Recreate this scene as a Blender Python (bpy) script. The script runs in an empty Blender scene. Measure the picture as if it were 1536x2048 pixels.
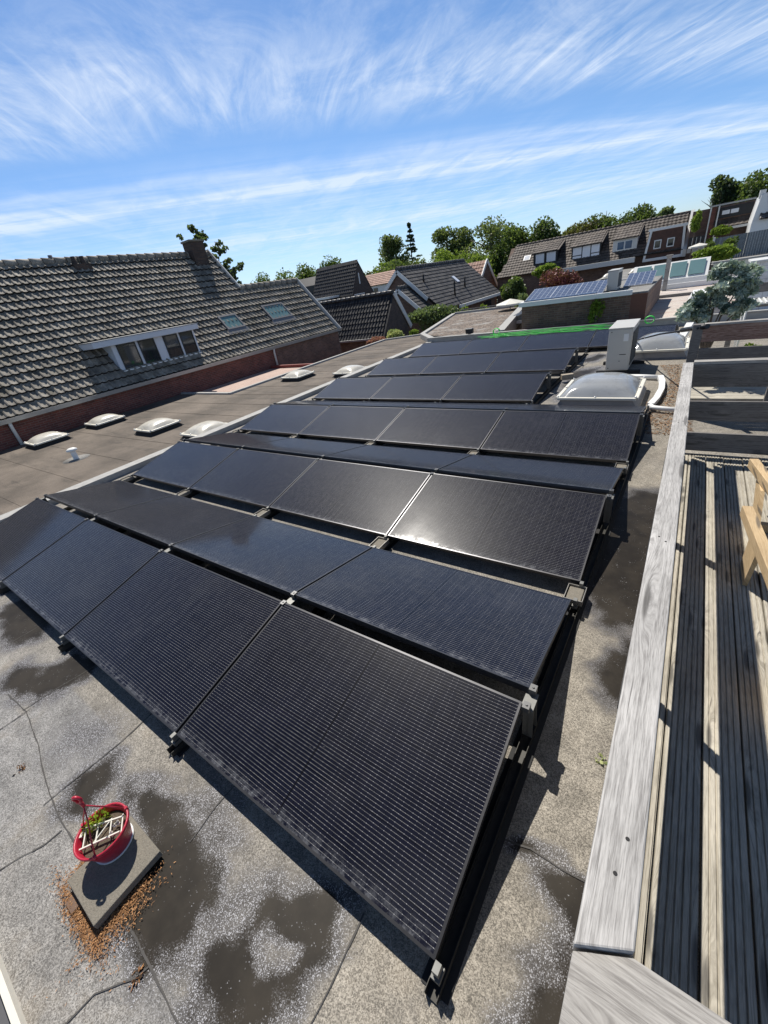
import bpy, math, random
import numpy as np
from mathutils import Vector, Matrix
random.seed(7); rng = np.random.default_rng(7)
S = bpy.context.scene
COL = S.collection
R = math.radians

# ------------------------------------------------------------------ camera
cam = bpy.data.cameras.new("camera"); co = bpy.data.objects.new("camera", cam); COL.objects.link(co)
yaw, pit, rol = -0.678, -0.508, -0.176
F = Vector((math.sin(yaw)*math.cos(pit), math.cos(yaw)*math.cos(pit), math.sin(pit)))
r0 = Vector((math.cos(yaw), -math.sin(yaw), 0)); u0 = r0.cross(F)
Rv = math.cos(rol)*r0 + math.sin(rol)*u0; Uv = -math.sin(rol)*r0 + math.cos(rol)*u0
F = Vector((-0.548, 0.680, -0.487)); F.normalize()
Rv = Vector((0.820, 0.552, -0.153)); Rv = (Rv - F*Rv.dot(F)).normalized(); Uv = Rv.cross(F)
co.matrix_world = Matrix(((Rv.x, Uv.x, -F.x, 0.372), (Rv.y, Uv.y, -F.y, -0.299), (Rv.z, Uv.z, -F.z, 2.102), (0, 0, 0, 1)))
cam.sensor_fit = 'VERTICAL'; cam.sensor_height = 36.0; cam.lens = 801.4/2048*36.0
cam.clip_start = 0.02; cam.clip_end = 3000
S.camera = co

# ------------------------------------------------------------------ sun, sky, exposure
SUN = Vector((-0.54, 0.42, 1.0)).normalized()
sl = bpy.data.lights.new("sun", 'SUN'); sl.energy = 4.8; sl.angle = R(0.5); sl.color = (1.0, 0.95, 0.87)
so = bpy.data.objects.new("sun", sl); COL.objects.link(so); so.rotation_euler = SUN.to_track_quat('Z', 'Y').to_euler()
S.view_settings.view_transform = 'Standard'; S.view_settings.look = 'None'
S.view_settings.exposure = 0.25; S.view_settings.gamma = 1.0
W = bpy.data.worlds.new("World"); S.world = W; W.use_nodes = True
nt = W.node_tree; N = nt.nodes; Lk = nt.links; N.clear()
def wn(t, **k):
    n = N.new(t)
    for a, b in k.items(): setattr(n, a, b)
    return n
def wmath(op, a, b=None, c=None, clamp=False):
    n = N.new('ShaderNodeMath'); n.operation = op; n.use_clamp = clamp
    for i, x in enumerate((a, b, c)):
        if x is None: continue
        if isinstance(x, (int, float)): n.inputs[i].default_value = x
        else: Lk.new(x, n.inputs[i])
    return n.outputs[0]
def wramp(x, a, b, lo=0.0, hi=1.0):
    n = N.new('ShaderNodeMapRange'); n.interpolation_type = 'SMOOTHSTEP'
    Lk.new(x, n.inputs[0])
    for i, q in ((1, a), (2, b), (3, lo), (4, hi)): n.inputs[i].default_value = q
    return n.outputs[0]
sky = wn('ShaderNodeTexSky', sky_type='NISHITA', sun_disc=False)
sky.sun_elevation = math.asin(SUN.z); sky.sun_rotation = math.atan2(SUN.x, SUN.y)
sky.air_density = 1.0; sky.dust_density = 0.25; sky.ozone_density = 3.0; sky.altitude = 100
hs = wn('ShaderNodeHueSaturation'); hs.inputs['Saturation'].default_value = 1.12; hs.inputs['Value'].default_value = 1.0
Lk.new(sky.outputs[0], hs.inputs['Color'])
tc = wn('ShaderNodeTexCoord'); sep = wn('ShaderNodeSeparateXYZ'); Lk.new(tc.outputs['Generated'], sep.inputs[0])
dz = wmath('MAXIMUM', sep.outputs[2], 0.03)
px = wmath('DIVIDE', sep.outputs[0], dz); py = wmath('DIVIDE', sep.outputs[1], dz)
s_ = wmath('ADD', wmath('MULTIPLY', px, -0.742), wmath('MULTIPLY', py, 0.67))      # across the cloud bands
t_ = wmath('ADD', wmath('MULTIPLY', px, 0.67), wmath('MULTIPLY', py, 0.742))       # along them
def wnoise(sx, tx, scale, detail=6, rough=0.6, dist=0.0, off=0.0):
    c = wn('ShaderNodeCombineXYZ')
    Lk.new(wmath('MULTIPLY', s_, sx), c.inputs[0]); Lk.new(wmath('MULTIPLY', t_, tx), c.inputs[1]); c.inputs[2].default_value = off
    n = wn('ShaderNodeTexNoise'); n.inputs['Scale'].default_value = scale; n.inputs['Detail'].default_value = detail
    n.inputs['Roughness'].default_value = rough; n.inputs['Distortion'].default_value = dist
    Lk.new(c.outputs[0], n.inputs['Vector']); return n.outputs[0]
sw = wmath('ADD', s_, wmath('MULTIPLY', wmath('SUBTRACT', wnoise(0.5, 0.6, 1.0, 3), 0.5), 0.9))
def band(c, w):
    d = wmath('ABSOLUTE', wmath('SUBTRACT', sw, c)); return wramp(d, w, 0.0)
# upper cirrus: fibres running across the bands, ending in a fringe at s = 3.4
fib = wnoise(0.75, 4.2, 1.0, 10, 0.66, 1.1, 3.0)
big = wnoise(0.7, 0.7, 1.0, 4, 0.55, 0.4, 9.0)
veil = wnoise(1.3, 2.0, 1.0, 8, 0.66, 1.2, 5.0)
upm = wramp(sw, 3.9, 2.6)
fr = band(3.15, 0.75)
upper = wmath('MULTIPLY', upm, wmath('ADD', wmath('MULTIPLY', wramp(fib, 0.38, 0.80), wramp(big, 0.34, 0.66, 0.10, 1.0)), wmath('MULTIPLY', wramp(veil, 0.32, 0.80), 0.70)))
fringe = wmath('MULTIPLY', fr, wmath('ADD', wramp(fib, 0.35, 0.75, 0.15, 0.9), wmath('MULTIPLY', wramp(veil, 0.4, 0.7), 0.35)))
# lower straight bands
stri = wnoise(5.0, 0.55, 1.0, 6, 0.6, 0.5, 1.0)
brk = wnoise(1.0, 2.2, 1.0, 6, 0.6, 0.8, 2.0)
bandmix = wmath('ADD', wmath('MULTIPLY', band(5.25, 0.62), 0.80), wmath('MULTIPLY', band(4.50, 0.30), 0.35))
bandmix = wmath('ADD', bandmix, wmath('MULTIPLY', band(8.6, 1.3), 0.45))
lower = wmath('MULTIPLY', bandmix, wramp(wmath('ADD', wmath('MULTIPLY', stri, 0.40), wmath('MULTIPLY', brk, 0.60)), 0.30, 0.66, 0.35, 1.0))
lowveil = wmath('MULTIPLY', wramp(sw, 3.5, 5.2), wramp(wmath('ADD', wmath('MULTIPLY', stri, 0.5), wmath('MULTIPLY', brk, 0.5)), 0.34, 0.70, 0.08, 0.55))
dens = wmath('ADD', wmath('ADD', wmath('MULTIPLY', upper, 0.62), wmath('MULTIPLY', fringe, 0.60)), wmath('ADD', lower, lowveil))
dens = wmath('MULTIPLY', wmath('MINIMUM', dens, 1.0), wmath('MULTIPLY', wramp(sep.outputs[2], 0.0, 0.10), wramp(sep.outputs[2], 0.62, 0.46)))
dens = wmath('MULTIPLY', dens, 0.72)
tint = wn('ShaderNodeMix', data_type='RGBA', blend_type='MULTIPLY'); tint.inputs[0].default_value = 1.0
Lk.new(hs.outputs[0], tint.inputs[6]); tint.inputs[7].default_value = (0.92, 1.00, 1.10, 1)
hz = wn('ShaderNodeMix', data_type='RGBA', blend_type='MULTIPLY'); Lk.new(wramp(sep.outputs[2], 0.30, 0.02), hz.inputs[0]); Lk.new(tint.outputs[2], hz.inputs[6]); hz.inputs[7].default_value = (0.90, 0.97, 1.16, 1)
cm = wn('ShaderNodeMix', data_type='RGBA'); Lk.new(dens, cm.inputs[0]); Lk.new(hz.outputs[2], cm.inputs[6])
cm.inputs[7].default_value = (8.0, 8.8, 9.9, 1)
zen = wramp(sep.outputs[2], 0.42, 0.80, 1.0, 0.26)      # zenith out of view, dimmed to weaken fill light and deepen shadows
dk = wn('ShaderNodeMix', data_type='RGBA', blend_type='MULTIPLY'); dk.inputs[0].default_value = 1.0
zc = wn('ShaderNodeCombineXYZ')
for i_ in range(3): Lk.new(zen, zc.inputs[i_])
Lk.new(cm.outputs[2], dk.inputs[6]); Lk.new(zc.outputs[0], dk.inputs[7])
bg = wn('ShaderNodeBackground'); bg.inputs[1].default_value = 0.092
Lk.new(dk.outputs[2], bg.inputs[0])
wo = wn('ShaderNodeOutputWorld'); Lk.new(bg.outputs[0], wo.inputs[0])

# ------------------------------------------------------------------ helpers
class MB:
    """collects polygons; build() makes ONE mesh object"""
    def __init__(s): s.v = []; s.f = []; s.t = []; s.m = []; s.sm = []
    def face(s, pts, t=0.5, m=0, smooth=False):
        b = len(s.v); s.v += [tuple(p) for p in pts]; s.f.append(tuple(range(b, b+len(pts)))); s.t.append(t); s.m.append(m); s.sm.append(smooth)
    def hexa(s, c, t=0.5, m=0):
        b = len(s.v); s.v += [tuple(p) for p in c]
        for q in ((0, 3, 2, 1), (4, 5, 6, 7), (0, 1, 5, 4), (1, 2, 6, 5), (2, 3, 7, 6), (3, 0, 4, 7)):
            s.f.append(tuple(b+i for i in q)); s.t.append(t); s.m.append(m); s.sm.append(False)
        return s
    def box(s, x0, x1, y0, y1, z0, z1, t=0.5, m=0):
        return s.hexa([(x0, y0, z0), (x1, y0, z0), (x1, y1, z0), (x0, y1, z0), (x0, y0, z1), (x1, y0, z1), (x1, y1, z1), (x0, y1, z1)], t, m)
    def bar(s, a, b, w, h, up=(0, 0, 1), t=0.5, m=0):
        """box from a to b, w wide (sideways), h thick (along up), centred"""
        a = Vector(a); b = Vector(b); d = (b-a).normalized(); up = Vector(up); sd = d.cross(up).normalized(); n = sd.cross(d).normalized()
        o = [(-w/2, -h/2), (w/2, -h/2), (w/2, h/2), (-w/2, h/2)]
        return s.hexa([a+sd*i+n*j for i, j in o] + [b+sd*i+n*j for i, j in o], t, m)
    def prism(s, poly, axis, a, b, t=0.5, m=0):
        """polygon extruded along axis x / y / z from a to b; poly in the other two coordinates"""
        def mk(p, q):
            return {'x': (q, p[0], p[1]), 'y': (p[0], q, p[1]), 'z': (p[0], p[1], q)}[axis]
        n = len(poly); A = [mk(p, a) for p in poly]; B = [mk(p, b) for p in poly]
        s.face(A[::-1], t, m); s.face(B, t, m)
        for i in range(n): s.face([A[i], A[(i+1) % n], B[(i+1) % n], B[i]], t, m)
        return s
    def tube(s, pts, r, n=8, t=0.5, m=0, closed=False, caps=True):
        pts = [Vector(p) for p in pts]; rs = r if isinstance(r, (list, tuple)) else [r]*len(pts)
        rings = []; prev = None
        for i, p in enumerate(pts):
            a = pts[(i-1) % len(pts)] if (i or closed) else p; b = pts[(i+1) % len(pts)] if (i < len(pts)-1 or closed) else p
            d = (b-a).normalized()
            if prev is None:
                x = d.orthogonal().normalized()
            else:
                x = (prev - d*prev.dot(d))
                x = x.normalized() if x.length > 1e-6 else d.orthogonal().normalized()
            prev = x; y = d.cross(x)
            b0 = len(s.v)
            for k in range(n):
                an = 2*math.pi*k/n; s.v.append(tuple(p + (x*math.cos(an)+y*math.sin(an))*rs[i]))
            rings.append(b0)
        m2 = len(rings) if closed else len(rings)-1
        for i in range(m2):
            a = rings[i]; b = rings[(i+1) % len(rings)]
            for k in range(n):
                s.f.append((a+k, a+(k+1) % n, b+(k+1) % n, b+k)); s.t.append(t); s.m.append(m); s.sm.append(True)
        if caps and not closed:
            s.f.append(tuple(rings[0]+k for k in range(n))[::-1]); s.t.append(t); s.m.append(m); s.sm.append(False)
            s.f.append(tuple(rings[-1]+k for k in range(n))); s.t.append(t); s.m.append(m); s.sm.append(False)
        return s
    def lathe(s, prof, c=(0, 0, 0), n=24, t=0.5, m=0):
        c = Vector(c); rings = []
        for r_, z in prof:
            b0 = len(s.v)
            for k in range(n):
                an = 2*math.pi*k/n; s.v.append((c.x+r_*math.cos(an), c.y+r_*math.sin(an), c.z+z))
            rings.append(b0)
        for a, b in zip(rings, rings[1:]):
            for k in range(n):
                s.f.append((a+k, a+(k+1) % n, b+(k+1) % n, b+k)); s.t.append(t); s.m.append(m); s.sm.append(True)
        return s
    def build(s, name, mats, parent=None, loc=None, bevel=0):
        me = bpy.data.meshes.new(name)
        off = Vector(parent['_w']) if (parent is not None and '_w' in parent) else Vector(loc or (0, 0, 0))
        v = np.array(s.v, dtype=float).reshape(-1, 3) - np.array(off)
        me.from_pydata(v.tolist(), [], s.f); me.update()
        a = me.attributes.new('tint', 'FLOAT', 'FACE'); a.data.foreach_set('value', np.array(s.t, dtype=np.float32))
        me.polygons.foreach_set('material_index', np.array(s.m, dtype=np.int32)); me.polygons.foreach_set('use_smooth', np.array(s.sm, dtype=bool))
        ml = list(mats) if isinstance(mats, (list, tuple)) else [mats]
        if s.m and max(s.m) >= len(ml): ml.append(M['tileshade'])
        for mt in ml: me.materials.append(mt)
        o = bpy.data.objects.new(name, me); COL.objects.link(o)
        if parent is not None: o.parent = parent
        elif loc: o.location = loc
        if parent is not None and '_w' in parent: o['_w'] = tuple(parent['_w'])
        else: o['_w'] = tuple(off)
        if bevel:
            b = o.modifiers.new('bevel', 'BEVEL'); b.width = bevel; b.segments = 2; b.limit_method = 'ANGLE'
        return o
def thing(name, label, cat, loc=(0, 0, 0), group=None):
    o = bpy.data.objects.new(name, None); COL.objects.link(o); o.location = loc; o.empty_display_size = 0.2
    o['label'] = label; o['category'] = cat; o['_w'] = tuple(loc)
    if group: o['group'] = group
    return o
def tag(o, label, cat, group=None, kind=None):
    o['label'] = label; o['category'] = cat
    if group: o['group'] = group
    if kind: o['kind'] = kind
    return o
def dup(root, loc, label=None, rot=None):
    r = root.copy(); COL.objects.link(r); r.location = loc
    if rot: r.rotation_euler = rot
    if label: r['label'] = label
    for ch in list(root.children):
        c = ch.copy(); COL.objects.link(c); c.parent = r
        for g in ch.children:
            d = g.copy(); COL.objects.link(d); d.parent = c
    return r

# ------------------------------------------------------------------ materials
class NM:
    def __init__(s, name):
        s.m = bpy.data.materials.new(name); s.m.use_nodes = True; s.nt = s.m.node_tree; s.N = s.nt.nodes; s.L = s.nt.links
        s.b = s.N['Principled BSDF']; s._o = None
    def node(s, t, **k):
        n = s.N.new(t)
        for a, b in k.items(): setattr(n, a, b)
        return n
    def inp(s, sock, x):
        if x is None: return
        if hasattr(x, 'links'): s.L.new(x, sock)
        else: sock.default_value = x
    def obj(s):
        if s._o is None: s._o = s.node('ShaderNodeTexCoord').outputs['Object']
        return s._o
    def world(s): return s.node('ShaderNodeNewGeometry').outputs['Position']
    def map(s, vec, scale=(1, 1, 1), rot=(0, 0, 0), loc=(0, 0, 0)):
        n = s.node('ShaderNodeMapping'); s.L.new(vec, n.inputs[0]); n.inputs['Scale'].default_value = scale; n.inputs['Rotation'].default_value = rot; n.inputs['Location'].default_value = loc
        return n.outputs[0]
    def noise(s, vec, scale, detail=4, rough=0.55, dist=0.0, col=False):
        n = s.node('ShaderNodeTexNoise'); s.L.new(vec, n.inputs['Vector']); n.inputs['Scale'].default_value = scale; n.inputs['Detail'].default_value = detail
        n.inputs['Roughness'].default_value = rough; n.inputs['Distortion'].default_value = dist
        return n.outputs[1 if col else 0]
    def voro(s, vec, scale, out=0, feature='F1', dim='3D'):
        n = s.node('ShaderNodeTexVoronoi', feature=feature, voronoi_dimensions=dim); s.L.new(vec, n.inputs['Vector']); n.inputs['Scale'].default_value = scale
        return n.outputs[out]
    def math(s, op, a, b=None, c=None, clamp=False):
        n = s.node('ShaderNodeMath', operation=op, use_clamp=clamp)
        for i, x in enumerate((a, b, c)): s.inp(n.inputs[i], x)
        return n.outputs[0]
    def ss(s, x, a, b, lo=0.0, hi=1.0):
        n = s.node('ShaderNodeMapRange', interpolation_type='SMOOTHSTEP'); s.L.new(x, n.inputs[0])
        for i, q in ((1, a), (2, b), (3, lo), (4, hi)): n.inputs[i].default_value = q
        return n.outputs[0]
    def mix(s, f, a, b, blend='MIX'):
        n = s.node('ShaderNodeMix', data_type='RGBA', blend_type=blend); s.inp(n.inputs[0], f)
        for i, x in ((6, a), (7, b)):
            if isinstance(x, tuple) and len(x) == 3: x = x+(1,)
            s.inp(n.inputs[i], x)
        return n.outputs[2]
    def attr(s, name):
        n = s.node('ShaderNodeAttribute', attribute_name=name); return n.outputs['Fac']
    def sep(s, vec):
        n = s.node('ShaderNodeSeparateXYZ'); s.L.new(vec, n.inputs[0]); return n.outputs
    def comb(s, x=0.0, y=0.0, z=0.0):
        n = s.node('ShaderNodeCombineXYZ')
        for i, q in enumerate((x, y, z)): s.inp(n.inputs[i], q)
        return n.outputs[0]
    def bump(s, h, strength=0.3, dist=0.01):
        n = s.node('ShaderNodeBump'); s.L.new(h, n.inputs['Height']); n.inputs['Strength'].default_value = strength; n.inputs['Distance'].default_value = dist
        s.L.new(n.outputs[0], s.b.inputs['Normal'])
    def set(s, col=None, rough=None, metal=None, **k):
        if col is not None: s.inp(s.b.inputs['Base Color'], col+(1,) if isinstance(col, tuple) and len(col) == 3 else col)
        s.inp(s.b.inputs['Roughness'], rough); s.inp(s.b.inputs['Metallic'], metal)
        for a, b in k.items(): s.inp(s.b.inputs[a], b)
        return s
def plain(name, c, rough=0.6, metal=0.0, var=0.18, scale=6, bump=0.0, bscale=60, spec=0.5):
    q = NM(name); n = q.noise(q.world(), scale, 6, 0.6)
    c1 = tuple(max(0, x*(1-var)) for x in c); c2 = tuple(min(1, x*(1+var)) for x in c)
    q.set(q.mix(n, c1, c2), rough, metal); q.b.inputs['Specular IOR Level'].default_value = spec
    if bump: q.bump(q.noise(q.world(), bscale, 4), bump, 0.01)
    return q.m
def tinted(name, c1, c2, rough=0.7, nscale=8, namt=0.3, bump=0.0, bscale=40, dirt=None):
    q = NM(name); c = q.mix(q.attr('tint'), c1, c2)
    n = q.noise(q.world(), nscale, 6, 0.65); v = q.ss(n, 0.25, 0.75, 1-namt, 1+namt)
    c = q.mix(1.0, c, q.comb(v, v, v), 'MULTIPLY')
    if dirt: c = q.mix(q.ss(q.noise(q.world(), dirt[1], 5, 0.7), 0.52, 0.7, 0, dirt[2]), c, dirt[0])
    q.set(c, rough)
    if bump: q.bump(q.noise(q.world(), bscale, 5), bump, 0.01)
    return q.m
def brick(name, c1, c2, mortar, w=0.21, h=0.0625, axis='x', rough=0.85):
    q = NM(name); p = q.sep(q.world())
    a = q.comb(p[0] if axis == 'x' else p[1], p[2], 0.0)
    n = q.node('ShaderNodeTexBrick'); q.L.new(a, n.inputs['Vector']); n.inputs['Scale'].default_value = 1.0
    n.inputs['Brick Width'].default_value = w; n.inputs['Row Height'].default_value = h; n.inputs['Mortar Size'].default_value = 0.006; n.inputs['Bias'].default_value = 0.1
    n.inputs['Color1'].default_value = c1+(1,); n.inputs['Color2'].default_value = c2+(1,); n.inputs['Mortar'].default_value = mortar+(1,)
    v = q.ss(q.noise(q.world(), 3, 6, 0.7), 0.25, 0.75, 0.75, 1.25)
    q.set(q.mix(1.0, n.outputs[0], q.comb(v, v, v), 'MULTIPLY'), rough)
    q.bump(n.outputs[1], -0.4, 0.01)
    return q.m
def leafmat(name, c1, c2, rough=0.5, trans=0.42):
    c1 = tuple(x*1.35 for x in c1); c2 = tuple(min(.8, x*1.35) for x in c2)
    q = NM(name); c = q.mix(q.attr('tint'), c1, c2); q.set(c, rough); q.b.inputs['Specular IOR Level'].default_value = 0.25
    t = q.node('ShaderNodeBsdfTranslucent'); q.L.new(q.mix(0.4, c, (0.25, 0.35, 0.04)), t.inputs[0])
    m = q.node('ShaderNodeMixShader'); m.inputs[0].default_value = trans; q.L.new(q.b.outputs[0], m.inputs[1]); q.L.new(t.outputs[0], m.inputs[2])
    q.L.new(m.outputs[0], q.N['Material Output'].inputs[0]); return q.m
def wood(name, c1, c2, axis='y', knots=True, rough=0.75, dark=(0.06, 0.055, 0.05), contrast=1.0, bump=0.35, ks=1.7):
    """weathered board: grain along axis, flowing round a few knots"""
    q = NM(name); p = q.sep(q.obj()); al = p[1] if axis == 'y' else p[0]
    ac = q.math('ADD', p[0] if axis == 'y' else p[1], q.math('MULTIPLY', p[2], 0.8))
    wob = q.noise(q.comb(q.math('MULTIPLY', ac, 6.0), q.math('MULTIPLY', al, 1.3), 0.0), 1.0, 2)
    acw = q.math('ADD', ac, q.math('MULTIPLY', wob, 0.012))
    if knots:
        kv = q.comb(q.math('MULTIPLY', ac, 11.0), q.math('MULTIPLY', al, ks*1.9), q.math('MULTIPLY', p[2], 0.5))
        kd = q.voro(kv, 1.0, dim='2D')
        acw = q.math('ADD', acw, q.math('MULTIPLY', q.ss(kd, 0.42, 0.0), 0.032))
    g1 = q.noise(q.comb(q.math('MULTIPLY', acw, 330.0), q.math('MULTIPLY', al, 16.0), 0.0), 1.0, 4, 0.65)
    g2 = q.noise(q.comb(q.math('MULTIPLY', acw, 120.0), q.math('MULTIPLY', al, 2.6), 3.0), 1.0, 5, 0.65)
    g = q.math('ADD', q.math('MULTIPLY', g1, 0.5), q.math('MULTIPLY', g2, 0.5))
    c = q.mix(q.ss(g, 0.36, 0.60), c1, c2)
    cr = q.noise(q.comb(q.math('MULTIPLY', acw, 130.0), q.math('MULTIPLY', al, 2.0), 7.0), 1.0, 2)
    c = q.mix(q.ss(cr, 0.66, 0.74, 0.0, 0.75*contrast), c, dark)
    if knots: c = q.mix(q.ss(kd, 0.15, 0.06, 0.0, 0.75), c, dark)
    big = q.ss(q.noise(q.obj(), 2.2, 5, 0.6), 0.3, 0.7, 0.82, 1.12)
    q.set(q.mix(1.0, c, q.comb(big, big, big), 'MULTIPLY'), rough)
    q.bump(g, bump, 0.004); return q.m

M = {}
M['white'] = plain('white_paint', (0.78, 0.78, 0.76), 0.45, var=0.05)
M['cream'] = plain('cream_plastic', (0.72, 0.69, 0.60), 0.45, var=0.08)
M['offwhite'] = plain('off_white_paint', (0.62, 0.62, 0.60), 0.5, var=0.1)
M['bluegrey'] = plain('blue_grey_paint', (0.52, 0.58, 0.66), 0.45, var=0.06)
M['alu'] = plain('aluminium', (0.62, 0.62, 0.62), 0.35, 0.9, var=0.1)
M['aludark'] = plain('dirty_aluminium', (0.30, 0.29, 0.27), 0.5, 0.7, var=0.35, scale=25)
M['blackmetal'] = plain('black_metal', (0.02, 0.02, 0.022), 0.4, 0.3, var=0.2)
M['clamp'] = plain('dark_clamp', (.13, .13, .13), .45, .6, var=.2)
M['legmetal'] = plain('weathered_leg', (.19, .19, .18), .55, .6, var=.35, scale=20)
M['railmetal'] = plain('grimy_rail', (.055, .053, .048), .55, .5, var=.4, scale=25)
M['rubber'] = plain('black_rubber', (0.02, 0.02, 0.02), 0.8)
M['zinc'] = plain('zinc', (0.33, 0.34, 0.35), 0.45, 0.5, var=0.25, scale=4)
M['lead'] = plain('lead_flashing', (0.20, 0.20, 0.21), 0.6, 0.2, var=0.25, scale=9)
M['concrete'] = plain('concrete_slab', (0.21, 0.19, 0.155), 0.95, var=0.65, scale=140, bump=0.5, bscale=300)
M['soil'] = plain('soil', (0.11, 0.085, 0.06), 0.95, var=0.6, scale=120, bump=0.8, bscale=200)
M['redplastic'] = plain('red_plastic', (0.42, 0.015, 0.04), 0.35, var=0.12, scale=20)
M['glassdark'] = plain('window_glass', (0.02, 0.025, 0.03), 0.04, var=0.5, scale=2, spec=0.9)
M['glasspale'] = plain('blind_behind_glass', (0.78, 0.80, 0.84), 0.15, var=0.05, scale=2)
M['glassblue'] = plain('blue_window_glass', (0.06, 0.11, 0.20), 0.06, var=0.3, scale=2)
M['glassgreen'] = plain('roof_window_glass', (0.16, 0.27, 0.28), 0.06, var=0.25, scale=1.2, spec=0.9)
M['ropegreen'] = plain('neon_green_rope', (0.06, 0.75, 0.10), 0.5, var=0.25, scale=30)
M['tanroof'] = None
M['brick_red'] = brick('red_brick', (0.19, 0.055, 0.04), (0.11, 0.035, 0.03), (0.16, 0.12, 0.10), axis='y')
M['brick_brown'] = brick('brown_brick', (0.19, 0.11, 0.075), (0.11, 0.065, 0.05), (0.17, 0.14, 0.12), axis='x')
M['brick_browny'] = brick('brown_brick_side', (0.20, 0.10, 0.07), (0.12, 0.065, 0.05), (0.17, 0.14, 0.12), axis='y')
M['brick_dark'] = brick('dark_brick', (0.085, 0.06, 0.05), (0.055, 0.042, 0.04), (0.10, 0.09, 0.08), axis='y')
M['brick_chimney'] = brick('chimney_brick', (0.09, 0.055, 0.04), (0.05, 0.035, 0.03), (0.07, 0.065, 0.06), axis='y')
M['tileshade'] = plain('tile_edge_shade', (.02, .019, .018), .9)  # tile front edges near black, the shade below each course put into the colour
M['tile_grey'] = tinted('weathered_grey_tile', (0.155, 0.14, 0.118), (0.315, 0.286, 0.242), 0.8, 5, 0.45, 0.4, 60, ((0.10, 0.09, 0.05), 1.4, 0.55))
M['tile_black'] = tinted('black_tile', (0.014, 0.013, 0.014), (0.036, 0.033, 0.032), 0.5, 12, 0.3)
M['tile_dark'] = tinted('charcoal_tile', (0.05, 0.048, 0.047), (0.12, 0.112, 0.105), 0.6, 12, 0.3)
M['tile_brown'] = tinted('brown_tile', (0.065, 0.052, 0.044), (0.135, 0.11, 0.092), 0.75, 10, 0.35)
M['tile_red'] = tinted('orange_tile', (0.20, 0.085, 0.055), (0.34, 0.17, 0.115), 0.7, 10, 0.3)
M['woodtop_y'] = wood('silver_grey_beam', (0.22, 0.21, 0.20), (0.49, 0.475, 0.455), 'y', ks=0.55)
M['woodtop_x'] = wood('grey_beam_across', (0.21, 0.195, 0.18), (0.42, 0.40, 0.37), 'x', ks=0.6)
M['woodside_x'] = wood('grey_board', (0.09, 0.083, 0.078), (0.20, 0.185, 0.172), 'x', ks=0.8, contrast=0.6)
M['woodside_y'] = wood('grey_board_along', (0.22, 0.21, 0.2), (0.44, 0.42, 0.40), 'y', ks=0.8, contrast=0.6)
M['woodred'] = wood('red_brown_board', (0.12, 0.038, 0.022), (0.34, 0.23, 0.18), 'x', ks=0.5, contrast=0.8)
M['deck'] = wood('weathered_deck', (0.27, 0.243, 0.193), (0.50, 0.46, 0.38), 'y', ks=0.8, contrast=0.9)
M['deckx'] = wood('weathered_deck_across', (0.26, 0.24, 0.19), (0.52, 0.48, 0.40), 'x', ks=0.8)
M['pine'] = wood('new_pine', (0.42, 0.29, 0.15), (0.58, 0.43, 0.25), 'y', ks=0.7, contrast=0.3, bump=0.1)
M['brownclad'] = tinted('brown_cladding', (0.07, 0.03, 0.02), (0.10, 0.045, 0.03), 0.6, 5, 0.3)
M['trunk'] = plain('bark', (0.11, 0.085, 0.065), 0.9, var=0.4, scale=20, bump=0.5)

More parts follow.
